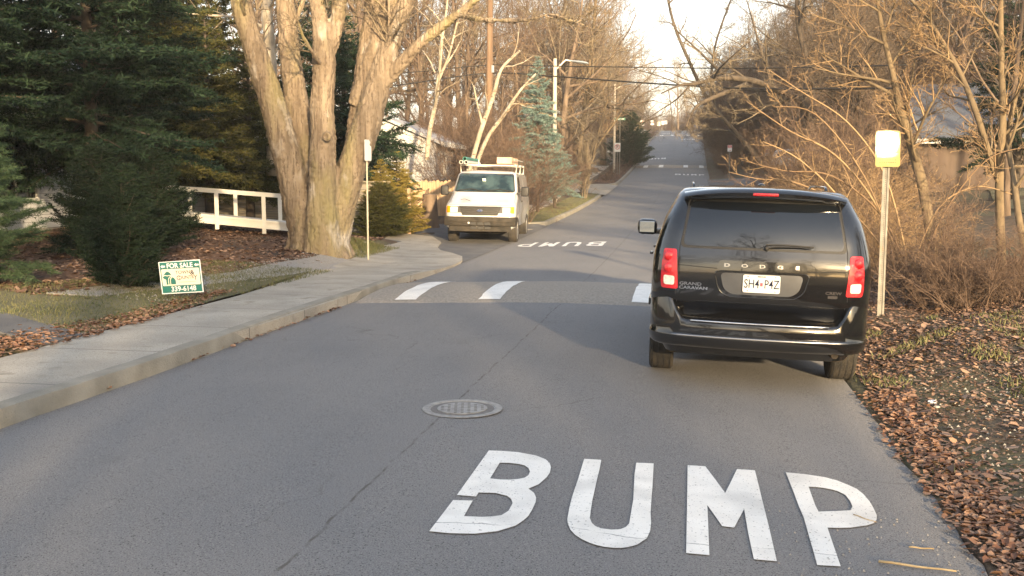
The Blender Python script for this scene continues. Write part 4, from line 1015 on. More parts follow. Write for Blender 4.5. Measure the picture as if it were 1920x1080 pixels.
for v, u, s in [(5.2,90,.9),(6.6,88,1.15),(9.6,83,1.3),(11.8,82,1.4),(5.4,94,1.0),(7.4,92,1.3),(8.2,86,1.2),(9.6,86,1.4),(5.6,93,1.1),(7.5,97,1.25),(5.6,101,1.1),(6.3,107,1.1),(8.5,112,1.2),(6.2,117,1.0),(6.4,128,1.1),(6.8,140,1.1),(7,152,1.1),(7.4,165,1.1),(8,180,1.1),
                (13,78,1.5),(15.5,80,1.5),(12,95,1.3),(13,57,1.3),(5.9,28,.55),(6.4,32,.7),(5.5,37,.6),(4.7,82,.3),(4.9,86,.4),(4.4,90,.45),(16,58,1.4),(18.5,62,1.4),(22,70,1.5),(14.4,52,1.2),(25,78,1.5)]:
    place(SD, v, u, rnd.uniform(0, 6.28), s, LS, GS)
LG = "golden arching bush of bare twigs on the bank between the minivan and the house"; GG = "golden arching bushes on the right bank"
for v, u, s in [(4.8,17.5,.68),(5.0,20,.75),(5.4,22.5,.95),(6.2,24.5,.9),(5.7,27.5,.95),(6.3,30.5,.9),(6.4,36,.8),(4.8,21,.7)]:
    place(SB, v, u, rnd.uniform(0, 6.28), s, LG, GG)
LSA = "reddish brown twiggy shrub growing on the right bank"
for v, u, s in [(5.1,23,.8),(5.6,30,.75),(7.4,13.9,.20),(8.8,13.8,.17),(10.3,14.6,.18),(6.2,13.6,.32),(9.7,12.9,.16),(5.5,14.0,.38),(5.4,15.0,.5),(7.0,38,.8)]:
    place(SA, v, u, rnd.uniform(0, 6.28), s, LSA, "reddish shrubs on the right bank")
for i in range(30):
    v = rnd.uniform(4.9, 10.5); u = rnd.uniform(13.0, 16.5)+.15*abs(v-5)
    place(SE, v, u, rnd.uniform(0, 6.28), rnd.uniform(.5, .8) if v < 6.5 else rnd.uniform(.22, .38), "low brown brush among the leaves at the foot of the right bank", "low brush on the right bank")
# left-hand woods
GL = "bare trees on the hillside left of the road"; LL = "bare woodland tree on the slope beyond the far pavement, left of the road"
for v, u, pr, s in [(-9.5,52,TF,.8),(-12,60,TA,.9),(-8.5,68,TE,.85),(-11,76,TB,.9),(-8.2,84,TA,.75),(-13,90,TF,1.0),(-8.6,98,TE,.9),(-11,108,TA,.85),(-8.4,118,TC,.75),(-14,50,TB,1.0),(-17,66,TA,1.0),(-19,46,TF,1.0),(-20,82,TB,1.0),(-17,100,TA,1.0),
                   (-9,130,TF,.75),(-12,144,TB,.85),(-8.5,156,TA,.7),(-11,172,TF,.8),(-8,188,TA,.7),(-24,58,TA,1.05),(-27,74,TF,1.1),(-23,100,TB,1.1),(-18,125,TA,1.0),(-24,140,TF,1),(-30,50,TB,1.05),(-34,64,TA,1.1),(-16,40,TD,1.1),(-19,36,TB,1.0),(-25,40,TA,1.0),(-30,34,TF,1.0),(-22,30,TB,.95),(-12.5,54,TD,1.1),(-9.3,60,TD,.9),(-10,72,TD,1.0),(-9.5,80,TE,1.0),(-9.5,92,TD,1.0),(-36,42,TB,1.1)]:
    place(pr, v+rnd.uniform(-.4, .4), u, rnd.uniform(0, 6.28), s*rnd.uniform(.92, 1.08), LL, GL)
for v, u, pr, s in [(-9.5,66,TF,.8),(-7.2,78,TF,.8),(-6.9,70,TB,.85),(-7.0,86,TC,1.0),(-6.9,97,TB,.8),(-7.1,110,TC,.9),(-7,124,TB,.75),(-7.2,74,TC,.95),(-6.2,63,TC,1.1),(-6.3,80,TA,1.0),(-6.0,93,TC,1.2),(-6.2,106,TF,.95),(-6.6,68,TF,.9),(-8.2,90,TB,.7),(-8,102,TF,.7),(-8.2,112,TA,.7),(-14,58,TF,1.0),(-15,72,TB,1.0),(-14,82,TF,1.0),(-13,98,TA,1.0),(-13,112,TF,.9),(-7.6,140,TF,.65),(-9,162,TB,.7),(-18,56,TC,1.1),(-22,66,TF,1.1),(-20,92,TF,1.0),(-27,88,TA,1.1),(-17,78,TC,1.1),(-16,115,TF,1.0),(-28,50,TF,1.1),(-24,46,TB,1.1)]:
    place(pr, v+rnd.uniform(-.4, .4), u, rnd.uniform(0, 6.28), s*rnd.uniform(.92, 1.08), LL, GL)
for v, u, s in [(-9,47,.8),(-10.5,50,.85),(-8.6,54,.7),(-12,48,.9),(-9.5,65,.85),(-8.2,73,.7),(-10,79,.85),(-8.4,88,.75),(-9.5,96,.8),(-8.2,105,.75),(-8.5,116,.8),(-12,70,1),(-13,84,1),(-15,46,.9),(-8.5,132,.8),(-8.8,148,.8),(-8.6,166,.8)]:
    place(SD, v, u, rnd.uniform(0, 6.28), s, "brown thicket shrub on the left slope behind the far pavement", "thicket shrubs on the left slope")
# woods closing the view beyond the crest
for i in range(60):
    a = rnd.uniform(-1, 1); u = rnd.uniform(205, 300); v = a*55+rnd.uniform(-6, 6)
    if abs(v-6) < 6 and u < 235: u += 40
    place(rnd.choice((TA, TB, TF, TA, TC)), v, u, rnd.uniform(0, 6.28), rnd.uniform(.75, 1.0), "distant bare tree on the skyline beyond the crest of the road", "distant trees beyond the crest")
for i in range(26):
    place(SD, rnd.uniform(-25, 40), rnd.uniform(222, 262), rnd.uniform(0, 6.28), rnd.uniform(1.0, 1.5), "distant brown thicket beyond the crest of the road", "distant thickets beyond the crest")
for i in range(22):
    sgn = rnd.choice((-1, 1)); v = sgn*rnd.uniform(30, 62); u = rnd.uniform(60, 190)
    place(rnd.choice((TA, TB, TF)), v, u, rnd.uniform(0, 6.28), rnd.uniform(.9, 1.2), LL if sgn < 0 else LR, GL if sgn < 0 else GR)
# trees behind the camera: they shade the road and show in the minivan's paint
for v, u, pr, s in [(14,-20,TC,.8),(6,-26,TA,1.0),(5.0,-10,TC,1.0),(-4.2,-15,TC,.85),(27,-48,TA,1.1),(18,-60,TC,1.2),(-6,-24,TA,1.0),(-11,-40,TF,1.1),(2,-58,TB,1.1),(33,-64,TF,1.1),(9,-13,TD,1.0),(-14,-16,TC,.9),(38,-78,TB,1.2),(22,-80,TA,1.2)]:
    place(pr, v, u, rnd.uniform(0, 6.28), s, "bare street tree standing behind the camera", "trees behind the camera")
for v, u, s in [(17,-38,1.1),(9,-50,1.2),(29,-56,1.3),(14,-62,1.3),(20,-70,1.4),(4,-66,1.2),(35,-70,1.3),(26,-33,1.1)]:
    place(SD, v, u, rnd.uniform(0, 6.28), s, "brown thicket behind the camera", "thickets behind the camera")
# ---- hand traced trees
def traced(name, label, cat, stems, barkm, twigm, kids=(5, 6, 5, 3), seed=1, fuse=None, k=10, jitter=0, t0=.3, ratio=(.5,.5,.5,.5), minr=.005, wscale=1, wig=.12):
    """stems: lists of (px, py, depth, width in px)"""
    limbs = []
    class ML:
        @staticmethod
        def tube(a, b, k_, cap=False): limbs.append(MB().tube(a, b, k_, cap=cap))
    rng = random.Random(seed); T, C, T2 = MB(), MB(), MB(); base = None
    for si, st in enumerate(stems):
        pts = [P(x, y, d) for x, y, d, w_ in st]; rad = [w_/2*d/FOC*(.87 if fuse else wscale) for x, y, d, w_ in st]
        if base is None: base = Vector((pts[0].x, pts[0].y, Hs(pts[0].x, pts[0].y)))
        # smooth
        n = 5; sp, sr = [], []
        for i in range(len(pts)-1):
            p0 = pts[max(i-1, 0)]; p1 = pts[i]; p2 = pts[i+1]; p3 = pts[min(i+2, len(pts)-1)]
            for q in range(n):
                t = q/n; sp.append(.5*((2*p1)+(p2-p0)*t+(2*p0-5*p1+4*p2-p3)*t*t+(3*p1-p0-3*p2+p3)*t**3)); sr.append(rad[i]*(1-t)+rad[i+1]*t)
        sp.append(pts[-1]); sr.append(rad[-1])
        if jitter:
            sr = [r*(1+rng.uniform(-jitter, jitter)) for r in sr]
        sp = [p-base for p in sp]
        T.tube(sp, sr, k)
        L = sum((sp[i+1]-sp[i]).length for i in range(len(sp)-1))
        if kids[0]: spawn(rng, (ML, C), sp, sr, L*.8, 1, kids, ratio, wig, .03, minr, t0, (30, 70))
    t = thing(name, label, cat, base); tr = obj("trunk", T, barkm, t, smooth=True)
    if fuse: fuse(tr, base)
    for lm in limbs: obj("limb", lm, barkm, t, smooth=True)
    if C.v: obj("crown", C, twigm, t, smooth=True)
    return t
def fuse_maple(o, base):
    mb = MB(); rng = random.Random(4); off = len(o.data.vertices)
    # root flare and rounded ribs round the foot
    for i in range(15):
        a = 2*math.pi*i/15+rng.uniform(-.15, .15); rr_ = .56+rng.uniform(-.05, .05)
        mb.tube([Vector((math.cos(a)*(rr_+.20), math.sin(a)*(rr_*.8+.15), -.25)), Vector((math.cos(a)*rr_, math.sin(a)*rr_*.8, .12)), Vector((math.cos(a)*rr_*.86, math.sin(a)*rr_*.7, .6)), Vector((math.cos(a)*rr_*.74, math.sin(a)*rr_*.55, 1.1))], [.13, .17, .16, .06], 8)
    mb.tube([Vector((0, 0, -.3)), Vector((0, 0, .6)), Vector((0, 0, 1.2))], [.62, .54, .30], 16)
    me2 = bpy.data.meshes.new("x"); me2.from_pydata(mb.v, [], mb.f); bm = bmesh.new(); bm.from_mesh(o.data); bm.from_mesh(me2); bm.to_mesh(o.data); bm.free()
    md = o.modifiers.new("r", 'REMESH'); md.mode = 'VOXEL'; md.voxel_size = .028; md.use_smooth_shade = True
    md = o.modifiers.new("s", 'SMOOTH'); md.factor = .6; md.iterations = 5
    tx = bpy.data.textures.new("bark", 'CLOUDS'); tx.noise_scale = .07; tx.noise_depth = 4
    md = o.modifiers.new("d", 'DISPLACE'); md.texture = tx; md.strength = .075; md.mid_level = .5
    tx2 = bpy.data.textures.new("bark2", 'CLOUDS'); tx2.noise_scale = .55; tx2.noise_depth = 2
    md = o.modifiers.new("d2", 'DISPLACE'); md.texture = tx2; md.strength = .06; md.mid_level = .5
    md = o.modifiers.new("s2", 'SMOOTH'); md.factor = .3; md.iterations = 1
    apply_mods(o); o.data.polygons.foreach_set("use_smooth", [True]*len(o.data.polygons))
D0 = 22.6
mp = [
 [(600,485,D0,100),(600,430,D0,90),(600,390,D0,50)],
 [(582,485,D0,74),(572,430,D0,70),(548,330,D0,66),(525,240,D0,58),(497,150,D0,54),(470,70,D0,46),(446,-20,D0,42),(415,-160,D0,34),(380,-420,D0+.5,20),(350,-650,D0+.5,8)],
 [(596,485,D0+.3,70),(590,400,D0+.35,70),(572,290,D0+.4,60),(556,190,D0+.5,50),(543,100,D0+.6,44),(535,0,D0+.7,42),(530,-150,D0+.8,34),(540,-450,D0+1,20),(560,-700,D0+1,8)],
 [(604,490,D0-.3,88),(605,440,D0-.35,80),(604,350,D0-.45,60),(606,280,D0-.45,56),(604,190,D0-.4,50),(608,110,D0-.4,50),(600,40,D0-.4,34),(590,-30,D0-.4,30),(570,-200,D0-.6,22),(560,-500,D0-.8,9)],
 [(608,120,D0-.4,36),(628,60,D0-.3,32),(637,0,D0-.3,30),(650,-120,D0-.2,24),(660,-450,D0,10)],
 [(618,485,D0,80),(625,440,D0,74),(648,350,D0-.1,66),(672,280,D0-.1,62),(693,215,D0-.1,60),(712,150,D0,54),(727,100,D0,44),(743,50,D0,40),(768,-10,D0,36),(810,-110,D0,28),(870,-350,D0,14)],
 [(662,300,D0+.3,40),(674,200,D0+.3,42),(690,90,D0+.3,44),(703,0,D0+.3,42),(712,-120,D0+.3,34),(730,-420,D0+.3,14)],
 [(668,200,D0+.2,40),(700,100,D0+.15,40),(727,20,D0+.2,38),(750,-60,D0+.2,30),(790,-300,D0+.2,14)],
 [(720,160,D0-.05,30),(745,128,D0-.1,30),(790,80,D0-.3,24),(838,42,D0-.5,21),(880,10,D0-.7,17),(940,-50,D0-.9,12),(1010,-160,D0-1,6)],
 [(856,28,D0-.6,12),(900,36,D0-1,11),(950,39,D0-1.4,10),(990,37,D0-1.8,9),(1030,27,D0-2.1,7),(1070,38,D0-2.4,5),(1115,55,D0-2.6,3)],
]
MAPLE = traced("maple_tree", "huge old maple whose trunk splits into several thick stems, beside the left pavement", "tree", mp, M_maple, M_twig, kids=(7, 7, 6, 4), seed=7, fuse=fuse_maple, k=14, t0=.52, ratio=(.30,.5,.5,.5))
kn = P(612, 256, D0-.85); rel = kn-MAPLE.location
mb = MB().lathe([(.11, 0), (.10, .03), (.06, .055), (.045, .03), (.02, .02)], Matrix.Translation(rel+Vector((0, .02, 0))) @ Matrix.Rotation(math.pi/2, 4, 'X'), 14)
obj("knot", mb, M_maple, MAPLE, smooth=True)
traced("pale_tree", "pale mossy trunk standing behind the left stems of the big maple", "tree", [[(512,330,29,26),(510,200,29,24),(506,90,29,22),(500,0,29,20),(505,-200,29,12)]], M_birch, M_twig, kids=(6, 5, 4), seed=3)
# trees on the right bank
traced("yellow_tree", "slender yellow-barked tree leaning left beside the glaring sign", "tree", [[(1752,500,17,24),(1742,420,17,24),(1728,340,17,24),(1705,260,17,20),(1685,190,17,17),(1672,130,17,13),(1655,60,17,11),(1640,-30,17,8),(1620,-150,17,4)]], M_goldb, M_gold, kids=(14, 7, 5, 3), seed=31, t0=.2, ratio=(.34,.55,.55,.5), wscale=.8, wig=.06, minr=.0028)
traced("yellow_tree", "upright yellow-barked tree in front of the blue-grey roof with a side stem", "tree", [[(1884,560,16,22),(1876,440,16,22),(1874,330,16,21),(1880,230,16,18),(1878,120,16,15),(1876,0,16,13),(1880,-150,16,8)],
  [(1870,335,16,15),(1852,280,16,15),(1830,210,16,15),(1806,150,16.2,13),(1780,100,16.4,11),(1745,45,16.6,9),(1700,-10,16.8,7),(1650,-60,17,4)]], M_goldb, M_gold, kids=(13, 7, 5, 3), seed=32, t0=.3, ratio=(.30,.55,.55,.5), wscale=.75, wig=.06, minr=.0028)
traced("yellow_tree", "crooked brown tree at the right edge of the photo leaning over the lawn", "tree", [[(1930,500,15,16),(1912,420,15,16),(1900,330,15.5,13),(1890,260,16,12),(1905,180,16,10),(1940,90,16,7)]], M_goldb, M_twig, kids=(9, 6, 4), seed=33, wscale=.8, wig=.06, minr=.0028)
traced("arching_shrub", "long golden stems arching left over the minivan from beside the glaring sign", "shrub", [[(1690,500,15.5,6),(1640,380,15.5,5),(1565,290,15.5,4),(1480,245,15.5,3),(1400,190,15.5,1.5)],[(1700,500,15.8,6),(1650,400,15.8,5),(1560,330,15.8,4),(1470,320,15.8,3),(1390,300,15.8,1.5)],[(1680,500,15.2,5),(1600,400,15.2,4),(1500,345,15.2,3),(1420,335,15.2,2),(1365,322,15.2,1.2)],[(1700,480,16,5),(1660,330,16,4),(1590,230,16,3),(1500,170,16,2),(1440,130,16,1.2)],[(1710,500,15.6,5),(1760,390,15.6,4),(1830,350,15.6,3),(1900,365,15.6,2)],[(1720,520,15.6,5),(1770,400,15.6,4),(1850,300,15.6,3),(1930,275,15.6,2)],[(1690,500,15.3,4),(1620,330,15.3,3.5),(1530,215,15.3,3),(1450,200,15.3,1.5)],[(1640,500,15.3,4),(1580,380,15.3,3.5),(1500,300,15.3,3),(1430,265,15.3,1.5)]], M_gold, M_gold, kids=(7, 4, 2), seed=37, t0=.3, wscale=.8, ratio=(.22,.5,.5), wig=.07, minr=.0026, k=6)
traced("overhanging_tree", "dark bare tree whose thick crooked branch reaches left over the road", "tree", [[(1530,320,39,20),(1520,240,39,19),(1500,190,38.5,17),(1450,165,38,16),(1405,150,37.5,15),(1350,146,37,14),(1310,156,36.5,10),(1275,160,36,6),(1240,175,35.6,3)],
  [(1400,158,37,12),(1370,170,36.5,12),(1330,186,36,11),(1303,203,35.6,7),(1285,240,35.5,3)],[(1508,210,39,15),(1512,120,39,14),(1495,30,39,12),(1500,-100,39,9),(1520,-300,39,4)]], M_darkb, M_twig, kids=(11, 7, 6, 4), seed=34, t0=.15, ratio=(.42,.5,.5,.5), wscale=.72, wig=.09)
traced("overhanging_tree", "thin bare branch tree curving over the road against the bright sky", "tree", [[(1440,320,56,9),(1390,260,56,8),(1330,190,56,7),(1290,110,56,6),(1262,40,56,5),(1245,-40,56,3)],[(1330,190,56,5),(1340,90,56,4),(1370,0,56,3)]], M_darkb, M_twig, kids=(12, 7, 6, 3), seed=35, t0=.2, ratio=(.3,.5,.5,.5))
# pale leaning trunks behind the van
traced("pale_tree", "pale trunk leaning right behind the white van with a forked top", "tree", [[(878,330,36,9),(900,250,36,9),(925,180,36,8),(940,130,36,6),(975,95,36,4)],[(905,235,36,5),(895,195,36,4),(888,160,36,2.5)]], M_birch, M_gold, kids=(3, 4, 3), seed=41)
traced("pale_tree", "pale trunk leaning far right behind the white van", "tree", [[(886,330,37,8),(912,262,37,8),(945,215,37,7),(975,170,37,5),(1005,138,37,3)]], M_birch, M_gold, kids=(3, 4, 3), seed=42)
traced("pale_tree", "pale birch with thin twin tops beside the white gabled house", "tree", [[(800,300,40,9),(805,250,40,9),(815,200,40,8),(823,140,40,7),(828,80,40,6),(838,10,40,4),(845,-90,40,3)],[(823,150,40,5),(843,100,40,4),(858,40,40,3),(880,-20,40,2)]], M_birch, M_twig, kids=(8, 6, 4), seed=43)
traced("golden_tree", "tall sunlit golden trunk behind the far pavement near the second lamp post", "tree", [[(1085,310,66,10),(1090,260,66,9),(1095,215,66,8),(1102,160,66,8),(1108,100,66,7),(1114,40,66,6),(1120,-60,66,4)],[(1098,200,66,4),(1108,188,66,3),(1118,183,66,2)]], M_goldb, M_gold, kids=(12, 7, 5, 3), seed=44, t0=.2, ratio=(.32,.5,.5,.5))
traced("golden_tree", "slim sunlit trunk left of the second lamp post", "tree", [[(1112,300,60,4),(1122,250,60,4),(1132,215,60,3.5),(1140,180,60,2)]], M_goldb, M_gold, kids=(8, 5, 4), seed=45)
traced("golden_tree", "slim leaning trunk crossing the foot of the second lamp post", "tree", [[(1112,290,62,4),(1128,262,62,4),(1148,236,62,3.5),(1170,205,62,2)]], M_goldb, M_gold, kids=(8, 5, 4), seed=46)
p = G(1095, 372); mt = bare_tree(51, 3.6, .045, counts=(3, 2), name="small_tree")
bpy.data.objects.remove(mt.children[0]); bpy.data.objects.remove(mt.children[0]); bpy.data.objects.remove(mt)
mt = shrub(52, 9, 3.6, counts=(9, 6, 3), spread=.22, droop=.03, name="small_tree", r=.035, base=.25, twigm=M_twig); mt.location = (p.x, p.y, p.z-.02); tag(mt, "small multi-stemmed bare tree on the grass island past the white van", "tree")
# ---- conifers on the left
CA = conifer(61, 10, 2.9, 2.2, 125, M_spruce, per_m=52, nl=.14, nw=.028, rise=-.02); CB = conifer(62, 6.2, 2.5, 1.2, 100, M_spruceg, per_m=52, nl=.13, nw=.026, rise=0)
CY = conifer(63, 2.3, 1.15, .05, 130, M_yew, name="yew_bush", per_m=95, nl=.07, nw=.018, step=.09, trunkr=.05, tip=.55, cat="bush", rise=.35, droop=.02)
CP = conifer(64, 5.5, 1.9, .3, 60, M_pine, name="pine_tree", per_m=90, nl=.17, nw=.012, step=.14, rise=.1)
def put(proto, px, d, label, sc=1.0, rz=0, m=None, base=None, name=None, cat=None, group=None):
    q = P(px, 400, d); o = place(proto, q.x, q.y, rz, sc, label, group, cat=cat, name=name)
    if m: recolor(o, m)
    return o
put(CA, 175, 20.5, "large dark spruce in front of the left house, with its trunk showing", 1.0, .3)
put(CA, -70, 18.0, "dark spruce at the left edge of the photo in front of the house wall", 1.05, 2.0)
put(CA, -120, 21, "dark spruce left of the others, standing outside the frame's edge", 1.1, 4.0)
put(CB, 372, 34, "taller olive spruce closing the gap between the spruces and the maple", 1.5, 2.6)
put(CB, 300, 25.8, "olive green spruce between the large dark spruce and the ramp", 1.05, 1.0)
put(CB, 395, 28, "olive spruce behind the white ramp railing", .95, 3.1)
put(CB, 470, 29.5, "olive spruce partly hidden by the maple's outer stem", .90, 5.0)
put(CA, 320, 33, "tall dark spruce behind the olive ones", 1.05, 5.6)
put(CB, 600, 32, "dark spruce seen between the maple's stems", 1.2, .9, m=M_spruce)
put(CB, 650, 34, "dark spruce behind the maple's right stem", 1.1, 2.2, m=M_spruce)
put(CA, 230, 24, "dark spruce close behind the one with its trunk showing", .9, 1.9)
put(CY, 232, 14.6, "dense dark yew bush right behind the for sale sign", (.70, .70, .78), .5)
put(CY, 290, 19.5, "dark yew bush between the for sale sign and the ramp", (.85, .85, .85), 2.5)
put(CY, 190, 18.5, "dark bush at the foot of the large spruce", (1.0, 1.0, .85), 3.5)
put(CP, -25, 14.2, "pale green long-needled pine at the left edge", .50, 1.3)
put(CP, -70, 14.5, "pale green pine half outside the left edge", .6, 3.3)
put(CY, 716, 28.6, "rounded green yew beside the thin sign pole", (.95, .95, .68), 1.5, m=M_spruceg)
put(CY, 748, 30.0, "rounded yellowish yew behind the first one by the sign pole", (.9, .9, .6), 1.0, m=M_goldn)
put(CB, 745, 33, "golden sunlit conifer in front of the white gabled house", .40, 2.0, m=M_goldn, cat="tree")
put(CB, 715, 31, "dull golden conifer beside the maple's right stem", .36, .5, m=M_goldn)
put(CA, 1008, 43, "blue spruce with silvery needles behind the roadside shrubs", (.55, .55, .66), 1.2, m=M_bluesp, name="blue_spruce")
put(CB, 1040, 46, "smaller blue spruce in front of the first lamp post", (.55, .55, .55), 2.2, m=M_bluesp, name="blue_spruce")
q = P(1180, 280, 92); o = put(CB, 1900, 33, "dark evergreen behind the upright yellow-barked tree at the right edge", (1.0, 1.0, 1.25), 1, m=M_spruce); o = place(CY, q.x, q.y, 1, (2.2, 2.2, 2.1), "dark evergreen bush behind the street name sign"); recolor(o, M_spruce)
q = G(1180, 306); o = place(CY, q.x, q.y, 2, (.75, .75, .45), "low round green bush on the verge beside the far pavement"); recolor(o, M_spruce)
for x, d, s, l in [(950,38,1.05,"reddish brown bare shrub beside the rear of the white van"),(975,36,.95,"bare shrub growing against the white van's side"),(915,41,1.2,"bare shrub behind the white van's roof"),(860,42,1.2,"bare shrub behind the leaning pale trunks"),(1005,50,.7,"bare shrub beside the pavement beyond the blue spruce"),(1055,66,.8,"rusty bare shrub beyond the small multi-stemmed tree")]:
    put(SA, x, d, l, s, rnd.uniform(0, 6))
for x, y, s in [(1150,325,.55),(1165,318,.6),(1190,290,.6),(1200,275,.7),(1208,262,.8),(1216,256,.8),(1140,338,.45)]:
    q = G(x, y); place(SE, q.x, q.y, rnd.uniform(0, 6), s*1.7, "low reddish shrub on the verge between the far pavement and the kerb", "shrubs on the left verge")
for v, u, pr, s in [(41,17,TF,1.3),(44,30,CA,1.6),(37,2,TF,1.3),(22,8,TG,1.3)]:
    place(pr, v, u, rnd.uniform(0, 6.28), s, "tree standing right of the frame, shading the thicket", "trees out of frame on the right")
# ---- fallen leaves, grass
M_leaf = mat("dead_leaves", (.10,.052,.034), (.33,.21,.14), scale=8, rough=.8, island=.9, ramp=(.15,.85))
M_leafo = mat("orange_leaves", (.14,.062,.034), (.36,.21,.125), scale=8, rough=.8, island=.9, ramp=(.1,.9))
M_grass = mat("grass_blades", (.055,.075,.024), (.18,.165,.07), scale=2, rough=.8, island=.7, ramp=(.15,.85))
def scatter_leaves(name, n, vr, ur, dens, m, label, seed, size=.05, lift=.01, gate=None, base=None):
    rg = np.random.default_rng(seed); v = rg.uniform(*vr, n*4); u = rg.uniform(*ur, n*4); k = rg.random(n*4) < dens(v, u); v, u = v[k][:n], u[k][:n]; n = len(v)
    z = (base or H)(v, u)+lift; s = size*rg.uniform(.35, 1.6, n); a = rg.uniform(0, 2*math.pi, n); c, d = np.cos(a), np.sin(a)
    cur = rg.uniform(-.1, .45, n)*s; tx, ty = rg.normal(0, .2, n), rg.normal(0, .2, n)
    T = [(-1, 0, 0), (-.35, .55, 1), (.55, .6, 1), (1.05, 0, .15), (.45, -.6, 1), (-.4, -.5, 1)]
    V = np.empty((n, 6, 3))
    for i, (x, y, h_) in enumerate(T):
        lx = x*s*.8; ly = y*s*.85; V[:, i, 0] = v+lx*c-ly*d; V[:, i, 1] = u+lx*d+ly*c; V[:, i, 2] = z+h_*cur+lx*tx+ly*ty+np.abs(tx*lx)*.5
    V[:, :, 2] = np.maximum(V[:, :, 2], (z-lift+.003)[:, None])
    F = (np.arange(n)[:, None, None]*6+np.array([[0, 1, 2, 3], [0, 3, 4, 5]])[None]).reshape(-1, 4)
    o = link(name, npmesh(name, V.reshape(-1, 3), F), m); tag(o, label, "leaves", kind="stuff"); return o
def patch(v, u, s=1.3, seed=0): return .5+.5*np.sin(v*s*1.7+seed+np.sin(u*s*.9)*1.6)*np.cos(u*s*1.1+seed*2+np.sin(v*s))
def edge_line(u): return 3.46+.10*sm(u, 6, 10)*(1-sm(u, 20, 30))
scatter_leaves("fallen_leaves", 90000, (3.38, 13), (2.8, 19), lambda v, u: np.where(v > edge_line(u), (.25+.75*patch(v, u, 1.0, 1))*(1-.75*sm(v, 5.0, 5.8)*(1-sm(u, 10.5, 12.5))*(1-sm(v, 8.5, 9.5)))*(1-.6*sm(v, 3.7, 4.0)*(1-sm(v, 4.5, 4.9))*sm(u, 5, 6)*(1-sm(u, 9, 11))), .012), M_leaf, "brown dead leaves covering the right roadside bank", 1, .024)
scatter_leaves("fallen_leaves", 2600, (3.6, 12), (3.2, 17), lambda v, u: (v > edge_line(u))*(.3+.7*patch(v, u, 1.4, 9)), M_leaf, "larger curled oak leaves lying on top of the litter on the right bank", 12, .046, lift=.03)
scatter_leaves("leaf_crumbs", 60000, (3.42, 11), (2.8, 16), lambda v, u: (v > edge_line(u))*(.4+.6*patch(v, u, .9, 6)), M_leaf, "small broken bits of dead leaf on the right bank", 11, .012, lift=.006)
scatter_leaves("fallen_leaves", 3500, (3.36, 4.1), (2.6, 9), lambda v, u: np.exp(-((v-edge_line(u)-.12)/.16)**2), M_leafo, "orange dead leaves gathered along the right edge of the asphalt", 2, .026, lift=.015)
scatter_leaves("fallen_leaves", 5200, (-6.0, -4.5), (5, 14.2), lambda v, u: np.exp(-((v+4.92+.1*np.sin(u))/(.30*(1-.6*sm(u, 9, 14))))**2), M_leafo, "rust-coloured dead leaves along the inner edge of the left pavement", 3, .031, lift=.015)
scatter_leaves("fallen_leaves", 15000, (-13, -5.6), (12.2, 26), lambda v, u: (.3+.7*patch(v, u, .8, 3))*np.where(v < -6.1-.12*np.clip(16-u, 0, 9), 1, .03), M_leaf, "brown dead leaves and creeper on the slope below the ramp", 4, .048)
scatter_leaves("fallen_leaves", 260, (-3.07, -2.75), (5, 21), lambda v, u: np.exp(-(v+3.05)**2/.004)*(.15+.85*(patch(v, u, .5, 2) > .6)), M_leafo, "a few dead leaves caught in the gutter along the left kerb", 5, .035, lift=.015, base=road_z)
scatter_leaves("fallen_leaves", 3000, (-5.2, -3.4), (72, 120), lambda v, u: .6+0*v, M_leafo, "dead leaves on the verge between far pavement and kerb", 6, .05, lift=.125, base=lambda v, u: road_z(np.clip(v, LE, RE), u))
def grass(name, n, vr, ur, dens, label, seed, h=.05, m=None, base=None, lift=0):
    rg = np.random.default_rng(seed); v = rg.uniform(*vr, n*4); u = rg.uniform(*ur, n*4); k = rg.random(n*4) < dens(v, u); v, u = v[k][:n], u[k][:n]; n = len(v)
    z = (base or H)(v, u)+lift; a = rg.uniform(0, 6.28, n); w_ = .006*rg.uniform(.6, 1.4, n)*(h/.05)**.5; l = h*rg.uniform(.5, 1.4, n); bx, by = rg.normal(0, .5, n)*l, rg.normal(0, .5, n)*l
    V = np.empty((n, 3, 3)); V[:, 0] = np.stack([v-w_*np.cos(a), u-w_*np.sin(a), z], 1); V[:, 1] = np.stack([v+w_*np.cos(a), u+w_*np.sin(a), z], 1); V[:, 2] = np.stack([v+bx, u+by, z+l], 1)
    o = link(name, npmesh(name, V.reshape(-1, 3), np.arange(n*3).reshape(-1, 3)), m or M_grass); tag(o, label, "grass", kind="stuff"); return o
grass("grass", 26000, (-12, -4.7), (9.9, 18), lambda v, u: np.where((v > -7-.5*np.clip(14-u, 0, 5)) & (u > 10+(-4.7-v)*.42), (.25+.75*patch(v, u, 1.5, 5)), 0), "short winter grass of the front lawn behind the for sale sign", 1, .045)
grass("grass", 6000, (-6.6, -5.3), (21.5, 24.5), lambda v, u: .9+0*v, "tuft of bright grass at the foot of the maple", 2, .09)
grass("grass", 30000, (5.2, 9.5), (4, 12.8), lambda v, u: sm(v, 4.9, 5.7)*(.15+.85*patch(v, u, 1.1, 4)), "green grass patch on the right bank", 3, .05)
grass("grass", 9000, (-4.6, -3.3), (36, 59), lambda v, u: .9+0*v, "short grass on the roadside island", 4, .06, base=lambda v, u: road_z(np.clip(v, LE, RE), u)+.12)
grass("grass", 4000, (3.5, 5.0), (3, 14), lambda v, u: np.clip(patch(v, u, 2.2, 7)-.75, 0, 1)*4, "sparse grass tufts in the dirt beside the road", 5, .06)
